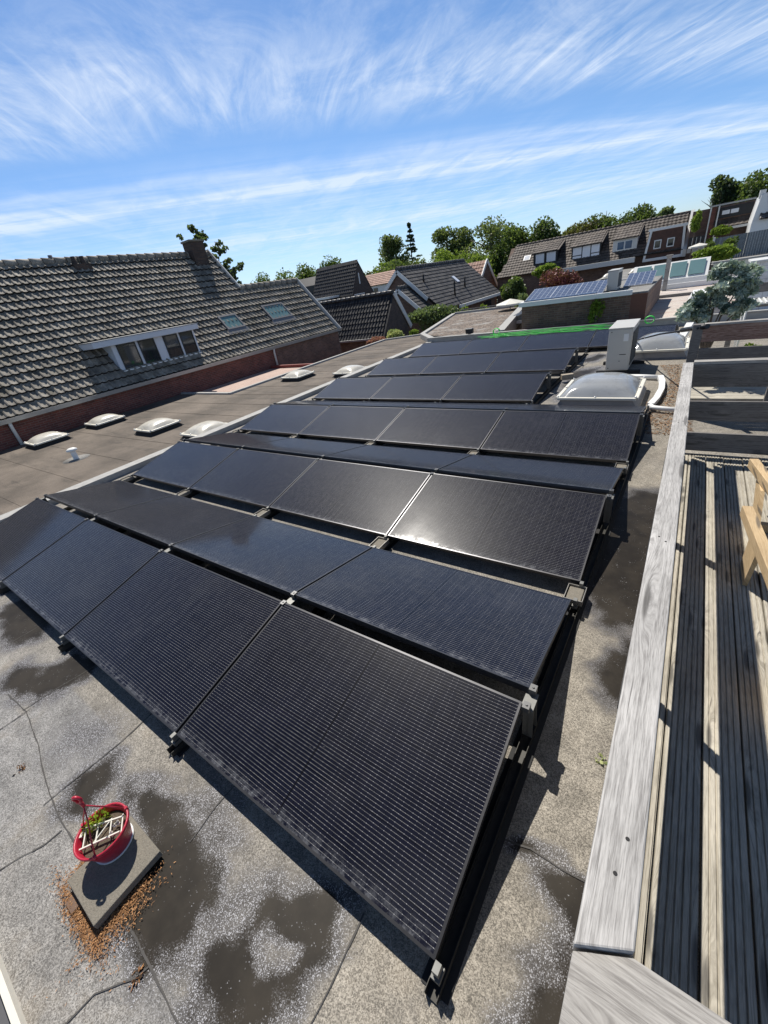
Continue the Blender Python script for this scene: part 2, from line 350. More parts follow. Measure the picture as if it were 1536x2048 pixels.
def pvmat(name, blue=False):
    q = NM(name); uv = q.node('ShaderNodeUVMap').outputs[0]; u = q.sep(uv)
    oi = q.node('ShaderNodeObjectInfo').outputs['Random']
    def grid(x, n, w):   # thin line of width w (fraction of the period) every 1/n metre
        f = q.math('FRACT', q.math('MULTIPLY', x, n)); return q.math('LESS_THAN', q.math('ABSOLUTE', q.math('SUBTRACT', f, 0.5)), w/2)
    nz = q.comb(q.math('ADD', u[0], q.math('MULTIPLY', oi, 37.0)), u[1], 0.0)
    cell = q.mix(q.noise(nz, 3.0, 3), (0.0035, 0.004, 0.009), (0.008, 0.009, 0.019))
    if blue:
        cell = q.mix(q.noise(nz, 3.0, 3), (0.035, 0.05, 0.10), (0.06, 0.085, 0.15))
        c = q.mix(grid(u[0], 6.2, 0.10), cell, (0.36, 0.38, 0.42)); c = q.mix(grid(u[1], 6.2, 0.10), c, (0.36, 0.38, 0.42))
    else:
        bus = grid(u[1], 60.0, 0.085)
        pad = q.math('MULTIPLY', bus, grid(u[0], 35.0, 0.20))
        wide = q.math('MULTIPLY', grid(u[1], 60.0, 0.17), grid(u[0], 35.0, 0.10))
        c = q.mix(q.math('MULTIPLY', bus, q.ss(q.noise(nz, 14.0, 2), 0.3, 0.7, 0.5, 1.0)), cell, (0.22, 0.215, 0.205))
        c = q.mix(wide, c, (0.30, 0.30, 0.31))
        gap = q.math('MAXIMUM', grid(u[0], 11.64, 0.022), grid(u[1], 6.06, 0.014))
        c = q.mix(gap, c, (0.002, 0.002, 0.003))
        mid = q.math('LESS_THAN', q.math('ABSOLUTE', u[0]), 0.0035); c = q.mix(mid, c, (0.003, 0.003, 0.004))
    # dust: film along the low edge, dried drop marks, a few splashes
    low = q.ss(u[1], -0.42, -0.495); dn = q.noise(nz, 22, 6, 0.7)
    spots = q.math('MULTIPLY', q.ss(q.voro(nz, 26.0), 0.10, 0.03), q.ss(q.noise(nz, 2.3, 3), 0.52, 0.68))
    film = q.math('ADD', q.math('MULTIPLY', low, q.ss(dn, 0.40, 0.75, 0.0, 0.40)), q.ss(q.noise(nz, 1.6, 5, 0.6), 0.5, 0.8, 0.0, 0.03))
    dust = q.math('ADD', q.math('MULTIPLY', spots, 0.30), film, clamp=True)
    c = q.mix(dust, c, (0.33, 0.34, 0.36))
    q.set(c, q.math('ADD', q.ss(dn, 0.2, 0.8, 0.33, 0.36), q.math('MULTIPLY', dust, 0.4)))
    q.b.inputs['Specular IOR Level'].default_value = 0.06
    q.b.inputs['Coat Weight'].default_value = 0.55; q.inp(q.b.inputs['Coat Roughness'], q.math('ADD', q.ss(q.noise(nz, 2.5, 4), 0.3, 0.7, 0.055, 0.095), q.math('MULTIPLY', dust, 0.35))); q.b.inputs['Coat IOR'].default_value = 1.45
    return q.m
M['pv'] = pvmat('solar_glass'); M['pvblue'] = pvmat('blue_solar_glass', True)
M['pvframe'] = plain('panel_frame', (0.075, 0.075, 0.08), 0.36, 0.75, var=0.25, scale=12)
def domemat(name, c, alpha, rough):
    q = NM(name); q.set(c, rough); q.b.inputs['Alpha'].default_value = alpha; q.b.inputs['Specular IOR Level'].default_value = 0.6
    q.set(q.mix(q.ss(q.noise(q.world(), 5, 6, .7), .45, .75, 0, .5), c, tuple(x*.55 for x in c))); q.bump(q.noise(q.world(), 7, 3), 0.12, 0.02); return q.m
M['domewhite'] = domemat('white_acrylic', (0.70, 0.665, 0.58), 0.96, 0.22)
M['domeclear'] = domemat('clear_acrylic', (0.42, 0.44, 0.46), 0.74, 0.10)

# our flat roof: mineral felt with dried, damp and standing water and other dark patches (attribute 'wet')
def roofmat():
    q = NM('mineral_felt'); w = q.world()
    fine = q.voro(w, 270.0, 1); fr = q.sep(fine)[0]                       # one random shade per granule
    fine2 = q.sep(q.voro(w, 120.0, 1))[0]
    med = q.noise(w, 9, 6, 0.65); big = q.noise(w, 1.1, 5, 0.6)
    tone = q.attr('tone')
    base = q.mix(tone, (0.315, 0.284, 0.235), (0.29, 0.282, 0.272))
    spk = q.math('ADD', q.ss(fr, 0.0, 1.0, 0.50, 1.30), q.ss(fine2, 0.0, 1.0, -0.10, 0.16))
    v = q.math('MULTIPLY', spk, q.math('MULTIPLY', q.ss(med, 0.25, 0.75, 0.80, 1.20), q.ss(big, 0.3, 0.7, 0.82, 1.15)))
    dry = q.mix(1.0, base, q.comb(v, v, v), 'MULTIPLY')
    dry = q.mix(q.ss(q.noise(w, 2.3, 6, 0.65), 0.50, 0.72, 0.0, 0.55), dry, q.mix(fr, (0.24, 0.20, 0.15), (0.36, 0.32, 0.26)))
    dry = q.mix(q.ss(q.noise(w, 1.7, 7, 0.7, 0.5), 0.56, 0.66, 0.0, 0.35), dry, (0.13, 0.125, 0.12))
    wet_dark = q.math('ADD', q.attr('wet_dark'), q.math('ADD', q.math('MULTIPLY', q.math('SUBTRACT', q.noise(w, 11, 6, 0.65), 0.5), 0.30), q.math('MULTIPLY', q.math('SUBTRACT', fr, 0.5), 0.26)))
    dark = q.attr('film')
    damp = q.ss(wet_dark, 0.06, 0.46); core = q.ss(wet_dark, 0.42, 0.74)
    glint = q.ss(q.sep(q.voro(w, 330.0, 1))[1], 0.66, 0.92)  # sun glitter around the puddles painted in as near-white granules
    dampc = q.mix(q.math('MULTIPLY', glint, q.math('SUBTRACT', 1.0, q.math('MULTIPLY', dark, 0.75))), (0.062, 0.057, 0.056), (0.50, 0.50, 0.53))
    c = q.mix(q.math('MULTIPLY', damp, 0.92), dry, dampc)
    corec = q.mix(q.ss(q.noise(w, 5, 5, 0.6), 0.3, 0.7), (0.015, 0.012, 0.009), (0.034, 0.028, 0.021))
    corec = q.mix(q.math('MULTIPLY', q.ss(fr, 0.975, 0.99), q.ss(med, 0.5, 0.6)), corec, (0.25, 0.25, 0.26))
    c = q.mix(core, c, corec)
    rough = q.math('SUBTRACT', q.math('SUBTRACT', 0.9, q.math('MULTIPLY', damp, 0.45)), q.math('MULTIPLY', core, -0.05))
    q.set(c, rough); q.inp(q.b.inputs['Specular IOR Level'], q.math('SUBTRACT', 0.4, q.math('MULTIPLY', core, 0.25)))
    n = q.node('ShaderNodeBump'); q.L.new(q.math('ADD', fr, q.math('MULTIPLY', q.noise(w, 260, 3), 0.6)), n.inputs['Height']); n.inputs['Distance'].default_value = 0.0035
    q.inp(n.inputs['Strength'], q.math('MULTIPLY', q.math('SUBTRACT', 1.0, core), 0.8)); q.L.new(n.outputs[0], q.b.inputs['Normal'])
    return q.m
M['roof'] = roofmat()
def feltmat(name, c1, c2, c3, streak=(0.5, 2.5)):
    q = NM(name); w = q.world()
    a = q.noise(w, 0.7, 6, 0.65); b = q.noise(q.map(w, (streak[0], streak[1], 1)), 1.2, 6, 0.65); g = q.sep(q.voro(w, 160.0, 1))[0]
    c = q.mix(q.ss(a, 0.3, 0.7), c1, c2); c = q.mix(q.ss(b, 0.50, 0.72, 0, 0.7), c, c3)
    v = q.ss(g, 0, 1, 0.75, 1.25); q.set(q.mix(1.0, c, q.comb(v, v, v), 'MULTIPLY'), 0.85); q.bump(g, 0.4, 0.003); return q.m
M['brownroof'] = feltmat('brown_felt', (0.072, 0.057, 0.044), (0.165, 0.134, 0.106), (0.026, 0.021, 0.017))
M['greyfelt'] = feltmat('grey_felt', (0.17, 0.165, 0.155), (0.27, 0.265, 0.25), (0.13, 0.12, 0.11))
M['pinkroof'] = feltmat('pink_felt', (0.42, 0.30, 0.25), (0.50, 0.38, 0.32), (0.32, 0.24, 0.21))
M['tanroof'] = feltmat('tan_stained_felt', (0.44, 0.39, 0.35), (0.56, 0.51, 0.46), (0.33, 0.13, 0.11), (0.35, 2.2))
M['gravel'] = None
def gravelmat(name, c1, c2, sc):
    q = NM(name); w = q.world(); v = q.sep(q.voro(w, sc, 1)); d = q.voro(w, sc)
    c = q.mix(v[0], c1, c2); c = q.mix(q.ss(d, 0.35, 0.7, 0, 0.7), c, (0.03, 0.026, 0.02)); c = q.mix(q.ss(q.noise(w, 0.9, 6, 0.7), 0.5, 0.62, 0, 0.8), c, q.mix(v[1], (0.20, 0.19, 0.175), (0.36, 0.345, 0.32))); q.set(c, 0.85); q.bump(d, -0.8, 0.02); return q.m
M['gravel'] = gravelmat('gravel', (0.06, 0.042, 0.03), (0.34, 0.26, 0.20), 14.0)
M['litter'] = gravelmat('leaf_litter', (0.10, 0.07, 0.05), (0.34, 0.24, 0.17), 55.0)
M['parapet'] = plain('grey_edge_trim', (0.36, 0.355, 0.34), 0.75, var=0.35, scale=9, bump=0.4, bscale=80)
M['seam'] = plain('felt_seam', (0.07, 0.065, 0.06), 0.8, var=0.4, scale=30)
M['ground'] = feltmat('ground_earth', (0.06, 0.07, 0.035), (0.11, 0.10, 0.07), (0.16, 0.15, 0.14))

# ------------------------------------------------------------------ setting: ground
g = MB(); g.face([(-900, -300, -3.3), (900, -300, -3.3), (900, 1200, -3.3), (-900, 1200, -3.3)])
go = g.build('ground', M['ground']); go['kind'] = 'structure'

# ------------------------------------------------------------------ roof tiles
PROF = [(0.0, 0.006), (0.10, 0.034), (0.22, 0.046), (0.34, 0.030), (0.44, 0.008), (0.62, 0.002), (0.86, 0.002), (1.0, 0.006)]
PROF2 = [(0.0, 0.03), (0.5, 0.005), (1.0, 0.03)]
def tiles(mb, O, U, V, nu, nv, tw, tl, prof=PROF, step=0.035, keep=None, m=0):
    O = Vector(O); U = Vector(U).normalized(); V = Vector(V).normalized(); Nn = U.cross(V).normalized()
    if Nn.z < 0: Nn = -Nn
    for j in range(nv):
        for i in range(nu):
            if keep and not keep((i+0.5)*tw, (j+0.5)*tl): continue
            t = random.random(); o = O + U*(i*tw) + V*(j*tl); jz = random.uniform(-0.004, 0.004)
            for (a, h), (b, h2) in zip(prof, prof[1:]):
                p0 = o+U*(a*tw)+Nn*(h+step+jz); p1 = o+U*(b*tw)+Nn*(h2+step+jz); q1 = o+U*(b*tw)+V*(tl*1.06)+Nn*h2; q0 = o+U*(a*tw)+V*(tl*1.06)+Nn*h
                mb.face([p0, p1, q1, q0], t, m)
                d0 = o+U*(a*tw)+Nn*(h-0.006); d1 = o+U*(b*tw)+Nn*(h2-0.006)
                mb.face([d0, d1, p1, p0], 0.0, m+1)
    return mb
def ridge(mb, a, b, r=0.13, seg=0.38, m=0):
    a = Vector(a); b = Vector(b); n = max(1, int((b-a).length/seg)); d = (b-a)/n
    for i in range(n):
        p = a+d*i; t = random.uniform(0.3, 1)
        mb.tube([p, p+d*0.98], [r*1.12, r*0.92], 8, t, m)
    return mb

# ------------------------------------------------------------------ our flat-roofed building
ZR = -0.12
bld = thing('flat_roof_building', 'flat roof of grey mineral felt with puddles, carrying the black solar panels', 'building', (-3, 6, ZR))
WET_DARK = [  # (polygon, kind) ; kind 1 standing water, 0.5 damp only, -1 dry island
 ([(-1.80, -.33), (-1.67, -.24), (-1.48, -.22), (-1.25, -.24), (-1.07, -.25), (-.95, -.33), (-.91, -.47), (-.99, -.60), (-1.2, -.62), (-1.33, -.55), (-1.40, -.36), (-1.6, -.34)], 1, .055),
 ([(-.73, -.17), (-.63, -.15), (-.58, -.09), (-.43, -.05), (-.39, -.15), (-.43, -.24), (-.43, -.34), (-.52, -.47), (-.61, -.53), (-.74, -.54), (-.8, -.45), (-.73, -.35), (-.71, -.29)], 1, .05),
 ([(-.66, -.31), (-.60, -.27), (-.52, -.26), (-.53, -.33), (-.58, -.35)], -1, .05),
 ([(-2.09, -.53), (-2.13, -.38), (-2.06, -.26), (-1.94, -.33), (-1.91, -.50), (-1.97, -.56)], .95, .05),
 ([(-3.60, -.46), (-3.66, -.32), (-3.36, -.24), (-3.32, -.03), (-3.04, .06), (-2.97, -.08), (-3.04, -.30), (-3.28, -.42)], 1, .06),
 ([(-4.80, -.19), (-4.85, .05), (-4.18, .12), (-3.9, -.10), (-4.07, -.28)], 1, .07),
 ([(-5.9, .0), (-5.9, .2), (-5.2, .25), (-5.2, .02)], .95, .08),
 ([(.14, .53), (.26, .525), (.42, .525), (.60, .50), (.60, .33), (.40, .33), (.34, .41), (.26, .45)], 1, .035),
 ([(.27, .0), (.31, .17), (.36, .29), (.6, .30), (.6, .0)], .8, .05),  # soft-edged darker patch beside the near railing corner
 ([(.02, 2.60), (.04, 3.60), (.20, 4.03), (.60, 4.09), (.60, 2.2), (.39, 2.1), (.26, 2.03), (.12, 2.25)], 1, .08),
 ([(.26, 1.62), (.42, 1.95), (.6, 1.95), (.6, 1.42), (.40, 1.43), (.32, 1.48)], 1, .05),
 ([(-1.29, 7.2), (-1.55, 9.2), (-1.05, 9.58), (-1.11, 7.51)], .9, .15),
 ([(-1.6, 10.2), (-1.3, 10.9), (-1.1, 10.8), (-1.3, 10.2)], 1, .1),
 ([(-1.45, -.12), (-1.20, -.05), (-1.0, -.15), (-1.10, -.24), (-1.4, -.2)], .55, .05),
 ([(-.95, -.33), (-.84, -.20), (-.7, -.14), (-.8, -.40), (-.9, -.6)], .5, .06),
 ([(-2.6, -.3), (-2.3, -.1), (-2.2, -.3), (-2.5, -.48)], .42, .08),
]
def sdist(px, py, poly):
    d = np.full(px.shape, 1e9); ins = np.zeros(px.shape, bool); n = len(poly)
    for i in range(n):
        ax, ay = poly[i]; bx, by = poly[(i+1) % n]; ex, ey = bx-ax, by-ay
        t = np.clip(((px-ax)*ex+(py-ay)*ey)/(ex*ex+ey*ey), 0, 1)
        d = np.minimum(d, np.hypot(px-ax-t*ex, py-ay-t*ey))
        c = ((ay > py) != (by > py)) & (px < (bx-ax)*(py-ay)/((by-ay) if by != ay else 1e-9)+ax); ins ^= c
    return np.where(ins, -d, d)
def axis(parts):
    out = []
    for a, b, s in parts: out += list(np.arange(a, b-1e-6, s))
    return np.array(out+[parts[-1][1]])
xs = axis([(-7.5, -5.2, .12), (-5.2, -2.4, .05), (-2.4, 1.0, .025), (1.0, 4.4, .3)])
ys = axis([(-6, -1.3, .3), (-1.3, 1.0, .025), (1.0, 4.4, .05), (4.4, 14.2, .12)])
GX, GY = np.meshgrid(xs, ys); nx, ny = len(xs), len(ys)
wet_dark = np.zeros(GX.shape)
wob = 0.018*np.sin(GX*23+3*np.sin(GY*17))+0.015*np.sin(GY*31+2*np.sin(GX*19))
for poly, k, soft in WET_DARK:
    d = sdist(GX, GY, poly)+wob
    if k > 0: wet_dark = np.maximum(wet_dark, k*np.clip(0.66-d/(3.4*soft), 0, 1.0))
    else: wet_dark = np.where(d < soft, np.minimum(wet_dark, np.clip(0.40+d/(soft*3), 0.25, 1)), wet_dark)
tone = 0.35+0.0*GX
tone = np.where((GY < -0.6), 0.85, tone); tone = np.where((GX < -2.15) & (GY < -0.2), 0.95, tone); tone = np.where((GX > -.33), 0.12, tone); tone = np.where((GX < -3.05) & (GY > -.5), .55, tone)
film = np.where(GX > -0.05, np.where(GY > 1.0, 0.85, 0.15), 0.0)
vz = np.full(GX.shape, ZR)
v = np.stack([GX.ravel()+3, GY.ravel()-6, vz.ravel()-ZR], 1)
idx = np.arange(nx*ny).reshape(ny, nx)
fc = np.stack([idx[:-1, :-1].ravel(), idx[:-1, 1:].ravel(), idx[1:, 1:].ravel(), idx[1:, :-1].ravel()], 1)
me = bpy.data.meshes.new('roof_surface'); me.from_pydata(v.tolist(), [], fc.tolist())
for nm, arr in (('wet_dark', wet_dark), ('tone', tone), ('film', film)):
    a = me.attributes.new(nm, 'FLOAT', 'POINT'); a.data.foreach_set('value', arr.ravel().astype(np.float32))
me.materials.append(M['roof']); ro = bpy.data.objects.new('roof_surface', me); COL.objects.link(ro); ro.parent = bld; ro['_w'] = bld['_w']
# welded laps between the felt sheets
SEAMS = [[(-3.38, -.47), (-3.04, -.45), (-2.62, -.50), (-2.4, -.545), (-2.2, -.575), (-1.96, -.595), (-1.16, -.595), (-.80, -.62), (0.30, -.66)],
 [(-2.02, -.90), (-1.97, -.78), (-1.92, -.69), (-1.91, -.61)], [(-2.16, -.62), (-2.13, -.20), (-2.14, .10), (-2.14, 1.0)], [(-3.08, -.46), (-3.06, -.26), (-2.96, .20), (-2.91, .6)],
 [(-1.14, -.95), (-1.11, -.77), (-1.0, -.65), (-.99, -.61)], [(-1.23, -.27), (-1.25, -.10), (-1.24, .1)], [(-.33, -.66), (-.32, -.25), (-.33, -.02)], [(-.2, .50), (.07, .51), (.18, .535), (.30, .53), (.62, .55)],
 [(-4.1, -.5), (-4.08, .2), (-4.1, .6)], [(-1.45, 8.9), (-1.38, 9.9), (-1.3, 11.2)], [(-1.6, 9.3), (.35, 9.25)], [(-5.2, -.4), (-5.15, .3)], [(-3.1, -1.6), (-3.06, -.9), (-3.04, -.43)], [(.0, 5.9), (.5, 5.87)]]
for sline in SEAMS:
    sm = MB()
    pts = []
    for a, b in zip(sline, sline[1:]):
        n = max(2, int(math.dist(a, b)/0.05))
        for k in range(n): pts.append((a[0]+(b[0]-a[0])*k/n+random.uniform(-.002, .002), a[1]+(b[1]-a[1])*k/n+random.uniform(-.002, .002)))
    pts.append(sline[-1])
    for i, (a, b) in enumerate(zip(pts, pts[1:])):
        d = Vector((b[0]-a[0], b[1]-a[1])); 
        if d.length < 1e-6: continue
        n = Vector((-d.y, d.x)).normalized()*0.0030*(0.7+0.8*random.random())
        sm.face([(a[0]-n.x, a[1]-n.y, ZR+.004), (b[0]-n.x, b[1]-n.y, ZR+.004), (b[0]+n.x, b[1]+n.y, ZR+.004), (a[0]+n.x, a[1]+n.y, ZR+.004)])
    sm.build('felt_seam', M['seam'], bld)
e = MB(); e.box(-7.75, -7.5, -6, 14.2, -.32, -.02); e.build('edge_trim', M['parapet'], bld)
e = MB(); e.box(-7.75, 4.4, 14.2, 14.48, -.32, .09); e.box(-7.78, 4.4, 14.16, 14.22, .09, .115); e.build('end_parapet', M['parapet'], bld)
e = MB(); e.box(-7.6, 4.5, -6, 14.3, -3.3, -.325); e.build('wall', M['brick_brown'], bld)

# ------------------------------------------------------------------ solar panels
TILT = 0.220; PD = 1.0; PW = 1.72; PITCH = 1.74
DY = PD*math.cos(TILT); DZ = PD*math.sin(TILT)
def make_panel(name, label):
    t = thing(name, label, 'solar panel', (0, 0, 0), 'black solar panels in rows on the flat roof')
    f = MB(); w, d, fw = PW/2, PD/2, 0.011
    for a in (-1, 1):
        f.box(min(a*w, a*(w-fw)), max(a*w, a*(w-fw)), -d, d, -.035, .0015); f.box(-w+fw, w-fw, min(a*d, a*(d-fw)), max(a*d, a*(d-fw)), -.035, .0015)
    f.box(-w+fw, w-fw, -d+fw, d-fw, -.012, -.007)
    f.build('frame', M['pvframe'], t)
    me = bpy.data.meshes.new('glass'); a, b = w-fw, d-fw
    me.from_pydata([(-a, -b, 0), (a, -b, 0), (a, b, 0), (-a, b, 0)], [], [(0, 1, 2, 3)])
    uv = me.uv_layers.new(name='UVMap')
    for i, q in enumerate(((-a, -b), (a, -b), (a, b), (-a, b))): uv.data[i].uv = q
    me.materials.append(M['pv']); o = bpy.data.objects.new('glass', me); COL.objects.link(o); o.parent = t
    return t
ROWS = [(0.0, 0.0, 1, 4), (.009, 1.068, 0, 4), (.023, 2.264, 1, 4), (.042, 3.337, 0, 4), (.054, 4.506, 1, 4), (.056, 5.552, 0, 4),
        (-1.646, 6.727, 1, 3), (-1.646, 7.795, 0, 3), (-1.618, 8.924, 1, 3), (-1.618, 9.992, 0, 3), (.116, 11.288, 1, 4), (.116, 12.356, 0, 4)]
ORD = ['first', 'second', 'third', 'fourth', 'fifth', 'sixth']
proto = None
for ri, (x0, y0, upf, n) in enumerate(ROWS):
    for k in range(n):
        pos = ['rightmost', 'second from the right', 'third from the right' if n == 4 else 'leftmost', 'leftmost'][k]
        if upf: lab = f'viewer facing black solar panel, {pos} in the {ORD[ri//2]} facing row'
        else: lab = f'back tilted black solar panel, {pos} behind the {ORD[ri//2]} facing row'
        loc = (x0-PW/2-k*PITCH, y0+DY/2, DZ/2); rot = (TILT if upf else -TILT, 0, 0 )
        if proto is None:
            proto = make_panel('solar_panel', lab); proto.location = loc; proto.rotation_euler = rot
        else: dup(proto, loc, lab, rot)

# mounting rails: one long channel under every panel joint, with feet, ridge legs, clamps and ballast trays
def make_rail(x, y0, y1, peaks, lows, label, name='mounting_rail', full=False):
    t = thing(name, label, 'mounting rail', (x, y0, ZR), 'aluminium mounting rails under the solar panels')
    b = MB(); b.box(x-.022, x+.022, y0, y1, ZR+.006, ZR+.010); b.box(x-.025, x-.0225, y0, y1, ZR+.006, ZR+.046); b.box(x+.0225, x+.025, y0, y1, ZR+.006, ZR+.046)
    b.build('base_rail', M['railmetal'], t)
    m = MB(); m.box(x-.055, x+.055, y0+.02, y1-.02, ZR+.001, ZR+.006); m.build('rubber_mat', M['rubber'], t)
    for yp in peaks:
        l = MB(); l.prism([(yp-.03, ZR+.05), (yp+.05, ZR+.05), (yp+.03, DZ-.035), (yp-.02, DZ-.035)], 'x', x-.003, x+.003)
        l.prism([(yp-.03, ZR+.05), (yp-.026, ZR+.05), (yp-.016, DZ-.035), (yp-.02, DZ-.035)], 'x', x-.026, x+.026)
        l.prism([(yp+.046, ZR+.05), (yp+.05, ZR+.05), (yp+.03, DZ-.035), (yp+.026, DZ-.035)], 'x', x-.026, x+.026)
        l.box(x-.03, x+.03, yp-.055, yp+.055, DZ-.036, DZ-.032)
        l.build('ridge_leg', M['legmetal'], t)
        for s in (-1, 1):
            c = MB(); c.box(x-.017, x+.017, yp+s*.055-.02, yp+s*.055+.02, DZ-.03, DZ+.006)
            c.tube([(x, yp+s*.055, DZ+.0055), (x, yp+s*.055, DZ+.011)], .006, 8)
            c.build('clamp', M['clamp'], t)
    for yl, s in lows:
        l = MB(); l.box(x-.018, x+.018, yl-.025 if s > 0 else yl-.02, yl+.02 if s > 0 else yl+.025, ZR+.05, -.045)
        l.box(x-.012, x+.012, yl-.016, yl+.016, -.040, .003)
        l.build('foot', M['legmetal'], t)
    t.rotation_euler = (0, 0, -0.0095)
    return t
def peaks_of(rows): return [ROWS[r][1]+DY+.045 for r in rows]
def lows_of(up, dn): return [(ROWS[r][1]-.012, 1) for r in up] + [(ROWS[r][1]+DY+.012, -1) for r in dn]
names = ['right edge of the panels', 'first joint from the right', 'second joint from the right', 'third joint from the right', 'left edge of the panels']
trays = []
for k in range(5):
    x = .004 - k*PITCH
    if k == 0: x = .014
    make_rail(x, -.075, 6.66, peaks_of([0, 2, 4]), lows_of([0, 2, 4], [1, 3, 5]), f'long rail under the {names[k]}, nearest six rows')
    if k < 4:
        xr = -1.646+(.014 if k == 0 else .0) - k*PITCH
        make_rail(xr, 6.72, 11.05, peaks_of([6, 8]), lows_of([6, 8], [7, 9]), f'aluminium rail under the shorter rows beside the clear skylight, {["right edge", "first joint", "second joint", "left edge"][k]}')
    make_rail(.126-k*PITCH, 11.2, 13.45, peaks_of([10]), lows_of([10], [11]), f'aluminium rail under the farthest double row, {names[k]}')
    for j, yv in enumerate((2.155, 4.41)):
        t = thing('ballast_tray', f'open ballast tray in the {["nearer", "farther"][j]} valley at the {names[k]}', 'ballast tray', (x, yv, ZR), 'ballast trays between the panel rows')
        b = MB(); w = .06
        b.box(x-w, x+w, yv-.085, yv+.085, ZR+.052, ZR+.055)
        for s in (-1, 1): b.box(x+s*w-.002, x+s*w+.002, yv-.085, yv+.085, ZR+.052, -.02)
        for s in (-1, 1): b.box(x-w+.003, x+w-.003, yv+s*.083-.002, yv+s*.083+.002, ZR+.052, -.02)
        b.build('tray', M['aludark'], t)
        q = MB(); q.box(x-.05, x+.05, yv-.072, yv+.072, ZR+.056, -.032)
        o = q.build('ballast_block', M['concrete'], None, (x, yv, ZR+.056), bevel=.006)
        tag(o, f'pale block in the {["nearer", "farther"][j]} valley tray at the {names[k]}', 'block', 'ballast blocks in the trays')
b = MB(); b.box(-.11, .11, -.05, .05, 0, .10)
o = b.build('brick', plain('buff_brick', (.36, .31, .24), .9, scale=50), None, (0, 0, 0), bevel=.006); o.location = (-1.45, 8.42, ZR+.052); o.rotation_euler = (0, 0, .5)
tag(o, 'small buff brick resting on the rail end beside the clear skylight', 'brick')

# ------------------------------------------------------------------ skylights
def skylight(name, c, w, d, zc, curb_h, rise, label, clear=False, group=None, screws=True, rotz=0):
    """square dome: c = centre xy, zc = roof level"""
    t = thing(name, label, 'skylight', (0, 0, 0), group)
    b = MB(); W2, D2 = w/2, d/2; z1 = curb_h
    p = [(-W2-.05, -D2-.05, 0), (W2+.05, -D2-.05, 0), (W2+.05, D2+.05, 0), (-W2-.05, D2+.05, 0)]; q = [(-W2+.06, -D2+.06, z1), (W2-.06, -D2+.06, z1), (W2-.06, D2-.06, z1), (-W2+.06, D2-.06, z1)]
    for i in range(4): b.face([p[i], p[(i+1) % 4], q[(i+1) % 4], q[i]])
    b.build('curb', M['rubber'] if not clear else M['lead'], t)
    f = MB(); fw = .055
    for s in (-1, 1):
        f.box(-W2, W2, s*D2-fw/2, s*D2+fw/2, z1-.008, z1+.03); f.box(s*W2-fw/2, s*W2+fw/2, -D2+fw/2+.001, D2-fw/2-.001, z1-.008, z1+.03)
    f.build('frame', M['cream'], t, bevel=.008)
    n = 14; dm = MB(); V = []
    for j in range(n+1):
        for i in range(n+1):
            u_, v_ = i/n*2-1, j/n*2-1
            h = rise*((1-abs(u_)**2.6)*(1-abs(v_)**2.6))**.62
            V.append((u_*(W2-fw/2), v_*(D2-fw/2), z1+.018+h))
    dm.v = V
    for j in range(n):
        for i in range(n):
            a = j*(n+1)+i; dm.f.append((a, a+1, a+n+2, a+n+1)); dm.t.append(.5); dm.m.append(0); dm.sm.append(True)
    dm.build('dome', M['domeclear'] if clear else M['domewhite'], t)
    fl = MB(); fl.face([(-W2+.06, -D2+.06, z1-.03), (W2-.06, -D2+.06, z1-.03), (W2-.06, D2-.06, z1-.03), (-W2+.06, D2-.06, z1-.03)]); fl.build('inner_lining', M['zinc'] if clear else M['offwhite'], t)
    if screws:
        for sx, sy in ((-1, -1), (0, -1), (1, -1), (1, 0), (1, 1), (0, 1), (-1, 1), (-1, 0)):
            k = MB(); k.lathe([(.0, .022), (.012, .020), (.016, .012), (.016, .0)], (sx*(W2-.01), sy*(D2-.01), z1+.03), 8); k.build('screw', M['alu'], t)
    t.location = (c[0], c[1], zc); t.rotation_euler = (0, 0, rotz)
    return t
skylight('skylight', (-.66, 7.28), 1.12, 1.18, ZR, .16, .22, 'large clear dome skylight with cream frame just behind the long panel row', True)
skylight('skylight', (-.10, 10.75), 1.02, 1.2, ZR, .16, .24, 'clear dome skylight behind the outdoor unit, near the far railing', True)
BR = -.30
gW = 'white dome skylights on the brown roof'
skylight('skylight', (-14.0, 3.15), .84, .84, BR, .11, .15, 'white dome skylight nearest the house wall and downpipe', group=gW)
dlist = [((-14.0, 4.75), 'white dome skylight beside the brick wall below the tiled slope, middle one along the wall'), ((-10.75, 4.72), 'cream dome skylight alone in the middle of the brown roof, beyond the small vent'),
         ((-8.55, 4.75), 'pale dome skylight half hidden behind the solar panels, nearer of the two'), ((-10.75, 10.05), 'small white dome skylight on the brown roof beside the pink roof strip'), ((-8.65, 10.45), 'pale dome skylight peeping out behind the far solar panel rows')]
for c, lab in dlist: skylight('skylight', c, .84, .84, BR, .11, .15, lab, group=gW)
t = thing('roof_vent', 'small white capped vent pipe on the brown roof', 'vent', (-10.9, 2.72, BR))
b = MB(); b.lathe([(.0, .004), (.28, .004), (.28, .0)], (-10.9, 2.72, BR), 20); b.build('flange', M['greyfelt'], t)
b = MB(); b.lathe([(.06, .0), (.055, .20)], (-10.9, 2.72, BR), 14); b.build('pipe', M['white'], t)
b = MB(); b.lathe([(.05, .18), (.11, .20), (.115, .23), (.07, .26), (.0, .265)], (-10.9, 2.72, BR), 16); b.build('cap', M['white'], t)

